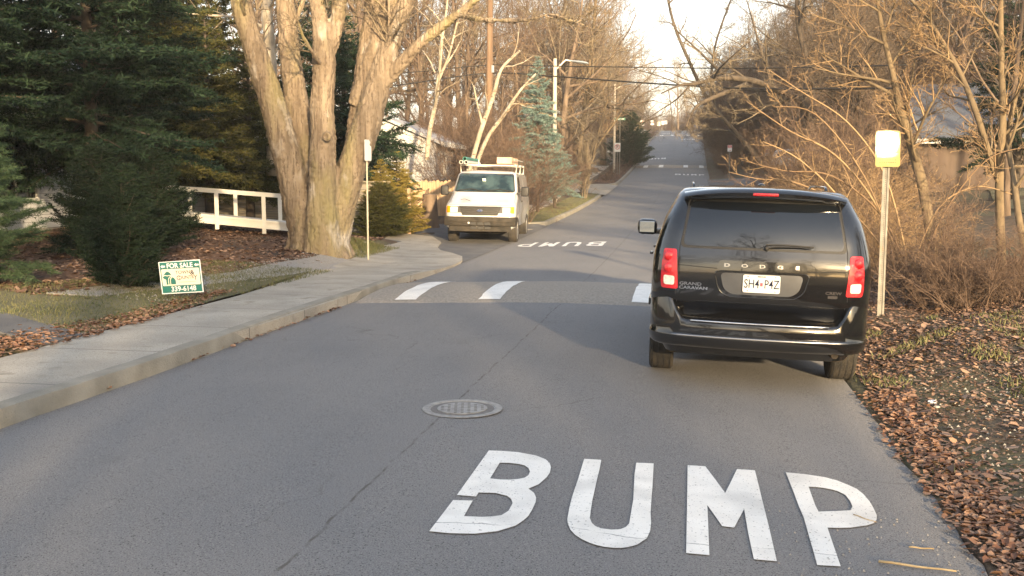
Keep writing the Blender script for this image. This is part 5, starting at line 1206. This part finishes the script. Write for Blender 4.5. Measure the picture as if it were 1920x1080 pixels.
# dead sticks on the asphalt
M_stick = mat("dry_stalk", (.30,.21,.10), (.42,.32,.18), scale=12, rough=.7)
def stick(a, b, r, label, sag=.002):
    p0 = G(*a); p1 = G(*b); mb = MB(); pts = []
    for i in range(7):
        t = i/6; q = p0.lerp(p1, t); pts.append(Vector((q.x, q.y, float(road_z(q.x, q.y))+r+.008+sag*math.sin(t*9))))
    tag(obj("stick", mb.tube(pts, [r*(1-.3*i/6) for i in range(7)], 7), M_stick, smooth=True), label, "stick", "dry sticks on the asphalt")
stick((1647, 1058), (1793, 1077), .007, "long yellow dry stalk on the asphalt at the bottom right"); stick((1704, 1030), (1751, 1034), .005, "short yellow dry stalk right of the letter P")
stick((1600, 968), (1643, 983), .003, "thin brown twig lying across the painted letter P")
# pale pebbles and grit
def grit(n, vr, ur, seed, label, s=.006):
    rg = random.Random(seed); mb = MB()
    for i in range(n):
        v, u = rg.uniform(*vr), rg.uniform(*ur); z = Hs(v, u); q = s*rg.uniform(.4, 1.5)
        mb.add([(v-q, u, z+.004), (v+q*.8, u-q*.6, z+.004), (v+q*.5, u+q, z+.004), (v, u, z+.006+q)], [(0, 1, 3), (1, 2, 3), (2, 0, 3), (0, 2, 1)])
    tag(obj("grit", mb, M_gravel), label, "grit", kind="stuff")
grit(160, (2.4, 3.4), (4.3, 5.6), 8, "pale grit scattered on the asphalt beside the letter P", .005); grit(900, (3.6, 5.2), (4.5, 10), 9, "small pale stones in the roadside dirt", .010); grit(2500, (-6.5, -5.05), (12.5, 22.8), 10, "loose pale stones on the gravel path", .018)
# ------------------------------------------------------------------ signs, poles, wires
M_post = mat("sign_post_metal", (.15,.145,.13), (.22,.21,.19), scale=8, rough=.75, metal=.0, spec=.2, bump=.1)
mixlayer(M_post, noise_mask(4, .58, .7), (.20,.15,.10))
M_sheet = mat("reflective_sheet", (.25,.20,.075), (.29,.24,.10), scale=5, rough=.65, coat=.004, spec=.15)
M_sheetback = mat("sign_aluminium", (.5,.5,.5), rough=.4, metal=.8)
def panel(w_, h_, r=.03): return rr_poly([(-w_/2,-h_/2),(w_/2,-h_/2),(w_/2,h_/2),(-w_/2,h_/2)], r)
def channel_post(mb, h, wid=.055, dep=.028, z0=-.3):
    # a U-channel with a proud middle web and edge flanges
    mb.box((0, dep/2, (h+z0)/2), (wid*.42, .005, h-z0))
    for s in (-1, 1):
        mb.box((s*wid*.24, dep/4, (h+z0)/2), (.005, dep*.5, h-z0)); mb.box((s*wid*.38, 0, (h+z0)/2), (wid*.26, .004, h-z0))
M_hole = mat("dark_hole", (.03,.03,.03), rough=.9)
# glaring sign
q = P(1652, 560, 12.75); base = Vector((q.x, q.y, Hs(q.x, q.y)))
_pt = P(1660, 268, 12.75); _n = ((CAM-_pt).normalized()+sdir).normalized()
SGN = thing("road_sign", "upright sign blazing in the low sun on a perforated post right of the minivan", "road sign", base, 0)
SGN.rotation_euler = (0, 0, math.atan2(_n.x, -_n.y))
mb = MB(); channel_post(mb, 2.40-base.z+.0, wid=.085); post = obj("post", mb, M_post, SGN)
mb = MB()
for i in range(64): mb.box((0, .0105, .2+i*.027), (.008, .002, .010))
obj("hole", mb, M_hole, post)["kind"] = "stuff"
tilt = Matrix.Rotation(-math.asin(_n.z), 4, 'X')
PM = Matrix.Translation((0, -.03, 2.175-base.z)) @ tilt @ Matrix.Rotation(math.pi/2, 4, 'X')
pn = obj("sign_panel", MB().prism(panel(.308, .455, .035), PM, -.003, .003), M_sheet, SGN)
M_faded = mat("faded_print", (.06,.035,.012), (.09,.055,.02), scale=9, rough=.65, coat=.03, spec=.2)
M_faded2 = mat("faded_orange", (.15,.095,.025), (.21,.14,.045), scale=3, rough=.65, coat=.03, spec=.2)
def onp(mb, x, z, w_, h_, t=.0042): return mb.prism([(x-w_/2, z-h_/2), (x+w_/2, z-h_/2), (x+w_/2, z+h_/2), (x-w_/2, z+h_/2)], PM, .003, t)
mb = MB(); onp(mb, 0, .125, .262, .15); obj("upper_band", mb, M_faded2, pn)
mb = MB(); onp(mb, 0, -.080, .262, .052); obj("lower_band", mb, M_faded2, pn)
mb = MB()
for (s, z, size, bx, t) in (("NO", .165, .040, -.07, .0046), ("PARKING", .11, .040, -.0, .0046)):
    me = text_mesh(s, size, .0004, .0008, sx=1.0); add_mesh(mb, me, PM @ Matrix.Translation((bx, z, t)))
rg = random.Random(2)
for z, n, h_ in ((-.022, 9, .010), (-.080, 12, .034), (-.140, 7, .010), (-.172, 8, .010)):
    for i in range(n): onp(mb, -.11+.22*(i+.5)/n, z, .22/n*rg.uniform(.3, .75), h_, .0052)
obj("sign_lettering", mb, M_faded, pn)
mb = MB()
for z in (.19, -.19): mb.lathe([(.008, .003), (.008, .008)], PM @ Matrix.Translation((0, z, 0)), 8)
obj("bolt", mb, M_post, pn)
# generic small signs
def small_sign(px, py, toppy, d, label, w_=.305, h_=.457, m=None, yaw=0, content=None, group=None, name="road_sign", cat="road sign", pole_m=None, z=None):
    q = P(px, py, d); b = Vector((q.x, q.y, Hs(q.x, q.y))); ztop = P(px, toppy, d).z-b.z
    t = thing(name, label, cat, b, yaw, group)
    mb = MB(); channel_post(mb, ztop-.02, wid=.06); obj("post", mb, pole_m or M_post, t)
    Mx = Matrix.Translation((0, -.03, ztop-h_/2)) @ Matrix.Rotation(math.pi/2, 4, 'X')
    pn = obj("sign_panel", MB().prism(panel(w_, h_, .03), Mx, -.003, .003), m or M_signw, t)
    if content: content(pn, Mx, w_, h_)
    return t
M_signw = mat("white_sign", (.74,.74,.72), (.68,.68,.66), scale=4, rough=.35, coat=.3)
M_signred = mat("sign_red", (.50,.045,.05), rough=.4, coat=.3); M_signk = mat("sign_black", (.03,.03,.035), rough=.5); M_signg = mat("sign_green", (.03,.20,.12), rough=.4, coat=.3)
def c_parking(pn, Mx, w_, h_):
    mb = MB(); me = text_mesh("P", h_*.5, .001, .006, sx=1); add_mesh(mb, me, Mx @ Matrix.Translation((0, .05*h_, .004))); obj("sign_symbol", mb, M_signk, pn)
    mb = MB(); n = 28; 
    for i in range(n):
        a0, a1 = 2*math.pi*i/n, 2*math.pi*(i+1)/n; r0, r1 = w_*.34, w_*.42; cy = .05*h_
        mb.prism([(r0*math.cos(a0), cy+r0*math.sin(a0)), (r1*math.cos(a0), cy+r1*math.sin(a0)), (r1*math.cos(a1), cy+r1*math.sin(a1)), (r0*math.cos(a1), cy+r0*math.sin(a1))], Mx, .003, .0055)
    mb.prism([(-w_*.27, cy+w_*.22), (-w_*.22, cy+w_*.27), (w_*.27, cy-w_*.22), (w_*.22, cy-w_*.27)], Mx, .003, .0065)
    obj("sign_ring", mb, M_signred, pn)
def c_redtop(pn, Mx, w_, h_):
    obj("red_field", MB().prism(rr_poly([(-w_*.44,h_*.02),(w_*.44,h_*.02),(w_*.44,h_*.46),(-w_*.44,h_*.46)], .02), Mx, .003, .0045), M_signred, pn)
    mb = MB()
    for s, z in (("NO", .33), ("PARK", .14)): add_mesh(mb, text_mesh(s, h_*.20, .0006, .001, sx=1.0), Mx @ Matrix.Translation((0, z*h_, .0052)))
    obj("sign_lettering", mb, M_signw, pn)
    obj("sign_arrow", MB().prism([(-w_*.3, -h_*.30), (w_*.2, -h_*.27), (w_*.2, -h_*.22), (w_*.34, -h_*.32), (w_*.2, -h_*.40), (w_*.2, -h_*.35), (-w_*.3, -h_*.33)], Mx, .003, .005), M_signred, pn)
small_sign(1157, 330, 268, 82, "white no-parking sign on a thin post beside the far pavement", .50, .72, content=c_parking)
small_sign(1189, 262, 232, 108, "white sign in front of the dark evergreen bush up the hill", .55, .75, content=c_parking)
small_sign(690, 440, 262, 22.2, "tall white sign seen edge-on beside the maple trunk", .30, .46, yaw=R(80), pole_m=mat("cream_post", (.62,.58,.45), (.5,.46,.36), scale=6, rough=.6))
small_sign(1367, 333, 272, 72, "small red-topped sign on a grey post by the side road", .305, .457, m=M_signw, content=c_redtop)
small_sign(1437, 322, 281, 82, "red-topped sign behind the white parked car", .305, .457, content=c_redtop)
for px, py, tp, d, l in [(1204,250,226,135,"small far sign just right of the evergreen bush"),(1223,252,226,150,"white far sign above the grey gate post"),(1235,252,228,160,"bright cream far sign near the crest"),(1242,254,227,172,"grey far sign, the left of the pair near the crest"),(1248,254,226,176,"grey far sign, the right of the pair near the crest")]:
    small_sign(px, py, tp, d, l, .5, .65, content=c_parking if d < 155 else None)
# street name sign
q = P(1162, 283, 82); b = Vector((q.x, q.y, Hs(q.x, q.y))); zt = P(1162, 222, 82).z-b.z
t = thing("street_name_sign", "green street name sign on a slender pole", "street sign", b, R(8))
obj("post", MB().tube([Vector((0, 0, -.2)), Vector((0, 0, zt-.08))], .035, 8), M_post, t)
obj("name_blade", MB().box((0, 0, zt-.05), (.85, .012, .19)), M_signg, t); obj("name_blade", MB().box((0, 0, zt+.12), (.012, .7, .15)), M_signg, t)
mb = MB()
for i in range(7): mb.box((-.27+i*.09, -.0075, zt-.05), (.045, .003, .09))
obj("name_lettering", mb, M_signw, t)
# lamp posts
def lamp_post(px, base_py, top_py, d, arm_px, arm_py, label, head=True, r=.11, hpy=None):
    q = P(px, base_py, d); b = Vector((q.x, q.y, Hs(q.x, q.y)-.1)); zt = P(px, top_py, d).z-b.z
    t = thing("street_lamp", label, "street lamp", b, 0, "street lamps along the left of the road")
    obj("pole", MB().tube([Vector((0, 0, 0)), Vector((0, 0, zt*.5)), Vector((0, 0, zt))], [r*1.1, r, r*.85], 12), M_polew, t, smooth=True, angle=50)
    e = P(arm_px, arm_py, d)-b; s = Vector((0, 0, P(px, hpy or top_py+18, d).z-b.z)); m_ = s.lerp(e, .6)+Vector((0, 0, .25 if head else .05))
    pts = [s, s.lerp(m_, .5), m_, e]; obj("arm", MB().tube(pts, .045, 8), M_armm, t, smooth=True)
    dr = (e-s); dr.z = 0; dr.normalize(); Mh = Matrix.Translation(e) @ Matrix.Rotation(math.atan2(dr.y, dr.x), 4, 'Z') @ Matrix.Rotation(R(8 if head else -10), 4, 'Y')
    mb = MB(); vs_ = [(-.1,.07,.05),(.15,.13,.07),(.5,.17,.09),(.75,.12,.06),(.82,.03,.03)]
    for x, w2, h2 in vs_:
        for k in range(10): a = 2*math.pi*k/10; mb.v.append(tuple(Mh@Vector((x, w2*math.cos(a), h2*math.sin(a)*(1 if math.sin(a) > 0 else .6)))))
    for i in range(4):
        for k in range(10): k2 = (k+1) % 10; mb.f.append((i*10+k, i*10+k2, (i+1)*10+k2, (i+1)*10+k))
    mb.f.append(tuple(reversed(range(10)))); mb.f.append(tuple(40+k for k in range(10)))
    obj("lamp_head", mb, M_head, t, smooth=True, angle=50)
    return t
M_polew = mat("weathered_pole", (.38,.34,.29), (.50,.45,.38), scale=4, rough=.85, stretch=(1,1,.1)); M_armm = mat("lamp_arm_metal", (.62,.58,.5), rough=.4, metal=.4); M_head = mat("lamp_head_grey", (.22,.25,.28), rough=.4)
lamp_post(1040, 258, 110, 52, 1074, 115, "street lamp with a curved arm and grey head, nearer of the two on the left", hpy=132)
lamp_post(1152, 245, 158, 84, 1172, 159, "slender sunlit street lamp farther up the hill", head=False, r=.10, hpy=168)
# utility pole and wires
M_wpole = mat("utility_pole_wood", (.11,.07,.045), (.19,.125,.08), scale=5, rough=.95, stretch=(1,1,.08), bump=.5)
q = P(913, 330, 50); b = Vector((q.x, q.y, Hs(q.x, q.y)-.2)); zt = P(917, -30, 50).z-b.z
t = thing("utility_pole", "tall brown wooden utility pole behind the white van", "utility pole", b)
obj("pole", MB().tube([Vector((0, 0, 0)), Vector((.12, 0, zt*.5)), Vector((.2, 0, zt))], [.20, .18, .14], 12), M_wpole, t, smooth=True, angle=50)
obj("crossarm", MB().box((.2, 0, zt-.6), (2.2, .1, .12)), M_wpole, t)
obj("cable_box", MB().bbox((.12+.2, -.05, P(917, 130, 50).z-b.z), (.12, .14, .35), .02), M_head, t)
M_wire = mat("black_cable", (.02,.018,.018), rough=.8)
def wire(pts, r, label):
    p = [P(x, y, d) for x, y, d in pts]; sp = []
    for i in range(len(p)-1):
        p0 = p[max(i-1, 0)]; p1 = p[i]; p2 = p[i+1]; p3 = p[min(i+2, len(p)-1)]
        for k in range(6):
            t_ = k/6; sp.append(.5*((2*p1)+(p2-p0)*t_+(2*p0-5*p1+4*p2-p3)*t_*t_+(3*p1-p0-3*p2+p3)*t_**3))
    sp.append(p[-1]); tag(obj("overhead_cable", MB().tube(sp, r, 5), M_wire, smooth=True), label, "cable", "overhead cables")
wire([(300,185,42),(600,150,46),(800,133,48),(917,122,50),(1040,124,47),(1200,126,42),(1400,128,36),(1700,122,30)], .022, "upper overhead cable crossing the road past the utility pole")
wire([(300,215,42),(600,178,46),(780,155,48),(917,137,50),(1040,143,47),(1160,152,43),(1280,160,39),(1420,166,35),(1700,165,30)], .032, "lower thicker overhead cable crossing the road")
# ------------------------------------------------------------------ for sale sign
q = G(341, 563); zb = q.z
t = thing("for_sale_sign", "small green and white for sale yard sign at the left lawn's edge", "yard sign", (q.x, q.y, q.z), R(10.1))
dsc = depth(q); s_ = dsc/FOC
M_sg = mat("sign_teal", (.012,.150,.125), rough=.4, coat=.2); M_cream = mat("sign_cream", (.80,.72,.56), rough=.5); M_swh = mat("sign_white", (.80,.80,.77), rough=.5); M_sbk = mat("sign_ink", (.06,.05,.045), rough=.5)
W_, H_ = .590, .465
def zc(py): return P(337, py, dsc).z-zb
cz = zc(519)
SM = Matrix.Translation((-.0, 0, cz)) @ Matrix.Rotation(math.pi/2, 4, 'X') @ Matrix.Rotation(R(3.2), 4, 'Z') @ Matrix(((1,0,0,0),(-.0,1,0,0),(0,0,1,0),(0,0,0,1)))
SM = SM @ Matrix(((1,-.03,0,0),(0,1,0,0),(0,0,1,0),(0,0,0,1)))
bd = obj("sign_board", MB().prism(rr_poly([(-W_/2,-H_/2),(W_/2,-H_/2),(W_/2,H_/2),(-W_/2,H_/2-.01)], .008, 2), SM, -.005, .003), M_swh, t)
def fl(name, pts, m, z=.0045, z0=.003): return obj(name, MB().prism(pts, SM, z0, z), m, bd)
fl("green_field", rr_poly([(-W_/2+.014,-H_/2+.014),(W_/2-.014,-H_/2+.014),(W_/2-.014,H_/2-.014),(-W_/2+.014,H_/2-.018)], .006, 2), M_sg)
fl("cream_field", rr_poly([(-W_/2+.028,-.118),(W_/2-.028,-.118),(W_/2-.028,.118),(-W_/2+.028,.118)], .016, 3), M_cream, .006)
def stxt(s, size, x, y, m, bold=.001, sx=1.0, z=.0075, nm="sign_lettering"):
    mb = MB(); add_mesh(mb, text_mesh(s, size, .0006, bold, sx=sx), SM @ Matrix.Translation((x, y, z))); return obj(nm, mb, m, bd)
def serif_text(s, size, x, y, m, bold, sx, z=.0075, nm="sign_lettering"):
    """letters with slab serifs set under and over their upright strokes"""
    me = text_mesh(s, size, .0006, bold, sx=sx); mb = MB(); add_mesh(mb, me, SM @ Matrix.Translation((x, y, z)))
    return obj(nm, mb, m, bd)
serif_text("FOR SALE", .094, .0, .160, M_swh, .0022, .92, z=.0065)
serif_text("339-6148", .098, .02, -.170, M_swh, .0022, .95, z=.0065)
def arrow(cx, cy, w_=.064, h_=.046):
    return [(cx-w_/2, cy), (cx-w_*.08, cy+h_/2), (cx-w_*.08, cy+h_*.26), (cx+w_/2, cy+h_*.26), (cx+w_/2, cy-h_*.26), (cx-w_*.08, cy-h_*.26), (cx-w_*.08, cy-h_/2)]
fl("sign_arrow", arrow(-.238, .158), M_swh, .0075, .0045); fl("sign_arrow", arrow(.238, .160), M_swh, .0075, .0045)
serif_text("TOWN", .068, .035, .062, M_sbk, .0006, .95); serif_text("&", .092, .165, .052, M_sbk, .0022, 1.0); serif_text("OUNTR", .066, .075, -.012, M_sbk, .0006, .95)
serif_text("C", .094, -.035, -.016, M_sbk, .0006, .9); serif_text("Y", .100, .205, -.022, M_sbk, .001, .8)
fl("sign_rule", [(-.03,-.072),(.2,-.072),(.2,-.076),(-.03,-.076)], M_sbk, .0068, .006)
# tree-and-path emblem
fl("sign_emblem", [(-.245,.035),(-.222,.058),(-.205,.078),(-.180,.085),(-.155,.070),(-.140,.050),(-.135,.030),(-.165,.036),(-.190,.028),(-.215,.036)], M_sg, .0075, .006)
fl("sign_emblem", [(-.255,.005),(-.240,.022),(-.215,.026),(-.190,.018),(-.165,.026),(-.150,.020),(-.178,-.008),(-.185,-.035),(-.185,-.100),(-.212,-.100),(-.212,-.030),(-.235,-.018),(-.250,-.008)], M_sg, .0075, .006)
fl("sign_emblem", [(-.175,-.100),(-.175,-.030),(-.160,-.002),(-.140,.014),(-.135,.010),(-.152,-.012),(-.158,-.040),(-.158,-.100)], M_sg, .0075, .006)
fl("sign_emblem", [(-.148,-.100),(-.148,-.035),(-.130,-.004),(-.118,.002),(-.095,-.015),(-.078,-.045),(-.078,-.100)], M_sg, .0075, .006)
mb = MB()
for x in (-.2, .19): mb.tube([Vector((x, .004, -.15)), Vector((x, .004, cz-H_/2+.05))], .004, 6)
obj("wire_leg", mb, M_wire, t)
# ------------------------------------------------------------------ houses
def wave_siding(name, c1, c2, pitch=.11):
    m = mat(name, c1, c2, scale=1.5, rough=.75, bump=0); nt = m.node_tree; b = nt.nodes["Principled BSDF"]
    tc = nt.nodes.new("ShaderNodeTexCoord"); s = nt.nodes.new("ShaderNodeSeparateXYZ"); nt.links.new(tc.outputs["Object"], s.inputs[0])
    f = math_node(nt, 'FRACT', math_node(nt, 'MULTIPLY', s.outputs[2], 1/pitch)); bp = nt.nodes.new("ShaderNodeBump"); bp.inputs["Distance"].default_value = .02; bp.inputs["Strength"].default_value = 1
    nt.links.new(f, bp.inputs["Height"]); bp.invert = True; nt.links.new(bp.outputs[0], b.inputs["Normal"])
    def gap(nt2): return math_node(nt2, 'MULTIPLY', math_node(nt2, 'LESS_THAN', f, .10), .7)
    mixlayer(m, gap, tuple(x*.35 for x in c1)); return m
M_sidw = wave_siding("white_siding", (.50,.52,.56), (.60,.61,.64), .16); M_sidg = wave_siding("grey_siding", (.26,.23,.18), (.34,.30,.24), .15); M_sidw2 = wave_siding("pale_siding", (.42,.42,.42), (.48,.48,.47), .13)
M_roof = mat("shingles", (.075,.09,.12), (.115,.13,.165), scale=14, rough=.9, bump=.5, bscale=60, stretch=(1,1,3)); M_roofg = mat("pale_shingles", (.30,.30,.32), (.38,.38,.40), scale=10, rough=.9, bump=.4)
M_winw = mat("white_trim", (.72,.72,.70), (.66,.66,.64), scale=5, rough=.5); M_found = mat("foundation", (.30,.28,.25), (.38,.36,.33), scale=6, rough=.95)
M_brick = mat("dull_brick", (.20,.10,.08), (.28,.16,.13), scale=20, rough=.9)
def house(name, label, origin, rz, L, Wd, wall_h, roof_h, wallm, roofm, wins, over=.45, found=.35, chimney=None, zbase=None):
    """local X along the facade (length L), facade at y=0, body towards +Y"""
    o = Vector(origin); t = thing(name, label, "house", o, rz)
    pr = [(0, found), (Wd, found), (Wd, wall_h), (Wd/2, wall_h+roof_h*.93), (0, wall_h)]
    Mw = Matrix(((0,0,1,0),(1,0,0,0),(0,1,0,0),(0,0,0,1)))
    obj("wall", MB().prism(pr, Mw, 0, L), wallm, t, fix=True)
    obj("foundation", MB().box((L/2, Wd/2, found/2-.4), (L-.06, Wd-.06, found+.8)), M_found, t)
    mb = MB(); sl = roof_h/(Wd/2)
    e = over
    for s in (0, 1):
        y0, y1 = (-e, Wd/2) if s == 0 else (Wd+e, Wd/2)
        z0 = wall_h-sl*e; z1 = wall_h+roof_h
        mb.prism([(y0, z0), (y1, z1), (y1, z1+.14), (y0, z0+.14)], Mw, -e*.7, L+e*.7)
    rf = obj("roof", mb, roofm, t, fix=True)
    obj("fascia", MB().box((L/2, -e-.015, wall_h-sl*e+.05), (L+e*1.4, .03, .2)), M_winw, rf)
    for (x, z, w_, h_, nx) in wins:
        fr = MB()
        for s in (-1, 1): fr.box((x+s*w_/2, -.03, z), (.07, .08, h_+.14))
        for s in (-1, 1): fr.box((x, -.032, z+s*h_/2), (w_-.07, .08, .07))
        for k in range(1, nx): fr.box((x-w_/2+w_*k/nx, -.025, z), (.04, .05, h_-.07))
        f_ = obj("window", fr, M_winw, t); obj("pane", MB().box((x, -.012, z), (w_-.07, .012, h_-.07)), M_glass, f_)
    if chimney: obj("chimney", MB().box((chimney[0], chimney[1], wall_h+roof_h+.1), (.8, .7, 1.6)), M_brick, rf)
    return t
# left house, its front runs along the street
house("left_house", "white-sided house hidden behind the dark spruces on the left", (-12.6, 13.5, .25), R(90), 19, 8, 3.0, 1.9, M_sidw, M_roofg, [(3.0,1.8,1.2,1.3,2),(7.2,1.8,1.4,1.6,2),(10.2,1.8,1.1,1.5,2),(13.4,1.8,1.3,1.3,2)]).name = "house"
# its front wall faces the street (+X): turn local -Y to +X
o = [x for x in bpy.data.objects if x.get("label", "").startswith("white-sided")][0]
o.rotation_euler = (0, 0, R(90)); o.location = (-12.6, 12.5, .35)
q = P(430, 412, 31); rw = thing("low_wall", "low weathered board wall behind the white ramp railing", "fence", (q.x, q.y, Hs(q.x, q.y)-.1), R(8))
for i in range(8): obj("board", MB().bbox((2.0, 0, .16+i*.145), (6.0, .03, .135), .006), M_sidg, rw)
obj("wall_cap", MB().bbox((2.0, 0, 1.30), (6.1, .10, .05), .01), M_sidg, rw)
house("house", "white gabled house with a pale roof behind the golden conifer", P(818, 372, 44)-Vector((0, 0, .1)), R(92), 8, 4.6, 2.55, 1.0, M_sidw2, M_roofg, [(1.5,1.5,.9,1.1,2)], over=.3)
q = P(1715, 372, 42); house("house", "long house with a blue-grey roof and white eaves beyond the right lawn", (q.x, q.y, q.z-.35), R(-10), 22, 9, 2.9, 2.4, mat("brown_boards", (.085,.06,.048), (.12,.09,.07), scale=3, rough=.9, stretch=(1,1,.2)), M_roof, [(12,1.7,1.2,1.2,2),(16,1.7,1.2,1.2,2)], chimney=(8, 5.2))
# ------------------------------------------------------------------ white ramp with railings
M_ramp = mat("ramp_white", (.66,.64,.58), (.74,.72,.67), scale=3, rough=.6)
A0 = P(300, 400, 24.6); A1 = P(560, 412, 25.6)
rp = thing("ramp", "white wooden ramp with open railings beside the maple", "ramp", (A0.x, A0.y, 0))
ax_ = (A1-A0); L_ = math.hypot(ax_.x, ax_.y); rp.rotation_euler = (0, 0, math.atan2(ax_.y, ax_.x))
def rz_(x, py_l, py_r): 
    d0, d1 = 24.6, 25.6; za = P(300, py_l, d0).z; zb_ = P(560, py_r, d1).z; return za+(zb_-za)*x/L_
def slat(mb, x0, x1, pl_, pr_, th, y, dy):
    a, b = rz_(x0, pl_, pr_), rz_(x1, pl_, pr_)
    mb.add([(x0, y-dy, a-th/2), (x1, y-dy, b-th/2), (x1, y+dy, b-th/2), (x0, y+dy, a-th/2), (x0, y-dy, a+th/2), (x1, y-dy, b+th/2), (x1, y+dy, b+th/2), (x0, y+dy, a+th/2)], [(3,2,1,0),(4,5,6,7),(0,1,5,4),(1,2,6,5),(2,3,7,6),(3,0,4,7)])
mb = MB(); slat(mb, 0, L_, 395, 421, .05, .65, .60); obj("deck", mb, M_ramp, rp)
mb = MB(); slat(mb, 0, L_, 402, 427, .22, .0, .02); slat(mb, 0, L_, 396, 421, .05, -.03, .025); obj("skirt_board", mb, M_ramp, rp)
for y in (0, 1.3):
    mb = MB(); slat(mb, 0, L_, 350, 370, .10, y, .05); obj("handrail", mb, M_ramp, rp)
    for x in np.arange(.2+(.0 if y == 0 else .5), L_, 1.14):
        zt_ = rz_(x, 352, 371); zb_ = rz_(x, 412, 437) if y == 0 else rz_(x, 398, 420)
        obj("post", MB().bbox((x, y-.045, (zt_+zb_-.1)/2), (.10, .05, zt_-zb_+.1), .006), M_ramp, rp)
# ------------------------------------------------------------------ fence, stump, lattice, planter
M_fence = mat("fence_wood", (.30,.20,.12), (.42,.30,.19), scale=3, rough=.85, stretch=(6,6,.6))
FA = P(748, 386, 36); fn = thing("wooden_fence", "sunlit wooden plank fence left of the white van", "fence", (FA.x, FA.y, Hs(FA.x, FA.y)), R(6))
for i in range(24):
    mb = MB(); hh = 1.28+.03*math.sin(i*2.1)
    mb.prism([(-.068, .02), (.068, .02), (.068, hh-.05), (.03, hh), (-.03, hh), (-.068, hh-.05)], Matrix.Translation((i*.142, 0, 0)) @ Matrix.Rotation(math.pi/2, 4, 'X'), -.01, .01); obj("plank", mb, M_fence, fn)
mb = MB()
for z in (.35, 1.0): mb.box((1.65, .032, z), (3.4, .04, .09))
obj("rail", mb, M_fence, fn)
ST = P(806, 392, 33); st = thing("tree_stump", "dark tall stump in front of the wooden fence", "stump", (ST.x, ST.y, Hs(ST.x, ST.y)))
obj("trunk", MB().lathe([(.36,-.1),(.29,.1),(.25,.6),(.24,1.05),(.20,1.08),(.001,1.06)], k=16), M_bark, st, smooth=True, angle=50)
obj("broken_top", MB().tube([Vector((-.1, 0, 1.0)), Vector((-.08, 0, 1.18)), Vector((-.02, 0, 1.25))], [.08, .05, .02], 7), M_bark, st)
LT = P(708, 372, 30); lt = thing("lattice_panel", "diagonal lattice screen behind the yew by the maple", "lattice", (LT.x, LT.y, Hs(LT.x, LT.y)), R(5))
mb = MB()
for i in range(-5, 8):
    for s in (-1, 1):
        mb.box((.35+i*.11, .01*s, .72), (.025, .012, 1.1), M=Matrix.Rotation(R(45*s), 3, 'Y'))
obj("lattice", mb, M_wpole, lt)
obj("post", MB().bbox((-.25, 0, .6), (.09, .09, 1.35), .01), M_wpole, lt); obj("post", MB().bbox((.95, 0, .65), (.10, .10, 1.45), .01), M_fence, lt)
for z in (1.22, .2): obj("rail", MB().box((.35, .02, z), (1.3, .05, .07)), M_wpole, lt)
# pale stones by the sign pole, litter
M_rock = mat("pale_rock", (.42,.36,.26), (.60,.55,.45), scale=6, rough=.9, bump=.6, bscale=20)
def rock(px, py, r, label, seed, group="pale rocks by the maple", m=None, flat=.6):
    q = G(px, py); bm = bmesh.new(); bmesh.ops.create_icosphere(bm, subdivisions=2, radius=r); rg_ = random.Random(seed)
    for v in bm.verts: v.co *= rg_.uniform(.82, 1.15); v.co.z *= flat
    me = bpy.data.meshes.new("rock"); bm.to_mesh(me); bm.free(); o = link("rock", me, m or M_rock, smooth=True, angle=35); o.location = (q.x, q.y, q.z+r*flat*.4); return tag(o, label, "rock", group)
for i, (px, py, r) in enumerate([(684,430,.13),(698,428,.15),(676,437,.11),(692,438,.14),(706,434,.12),(668,434,.08)]): rock(px, py, r, ["pale rock just left of the thin sign pole's foot","large pale rock right behind the sign pole","low pale rock in front of the maple's right side","pale rock at the very foot of the sign pole","rightmost pale rock beside the green hose","smallest pale rock nearest the maple"][i], i)
rock(648, 472, .12, "crumpled white paper lying at the foot of the maple", 20, None, mat("white_paper", (.75,.76,.8), (.6,.6,.64), scale=20, rough=.8, bump=.6), .35)["category"] = "litter"
rock(684, 456, .10, "flat pale stone in the grass beside the maple", 21, None, None, .3)
rock(1748, 756, .035, "crumpled scrap of white paper in the dirt right of the road", 22, None, bpy.data.materials["white_paper"], .6)["category"] = "litter"
rock(1757, 764, .028, "small pale pebble beside the paper scrap", 23, None, None, .4)
q = G(700, 437); mb = MB(); pts = [G(x, y)+Vector((0, 0, .03)) for x, y in ((700,436),(712,438),(724,438),(735,441),(742,439))]
tag(obj("garden_hose", mb.tube(pts, .03, 6), mat("green_hose", (.02,.12,.06), rough=.5), smooth=True), "short green hose lying at the edge of the pavement", "hose")
# small white marker on verge
q = G(1184, 297); mk = thing("marker_post", "short white marker post on the verge beside the round bush", "post", (q.x, q.y, q.z)); obj("post", MB().bbox((0, 0, .4), (.12, .12, .9), .02), M_swh, mk); obj("cap", MB().bbox((0, 0, .88), (.15, .15, .06), .015), M_swh, mk)
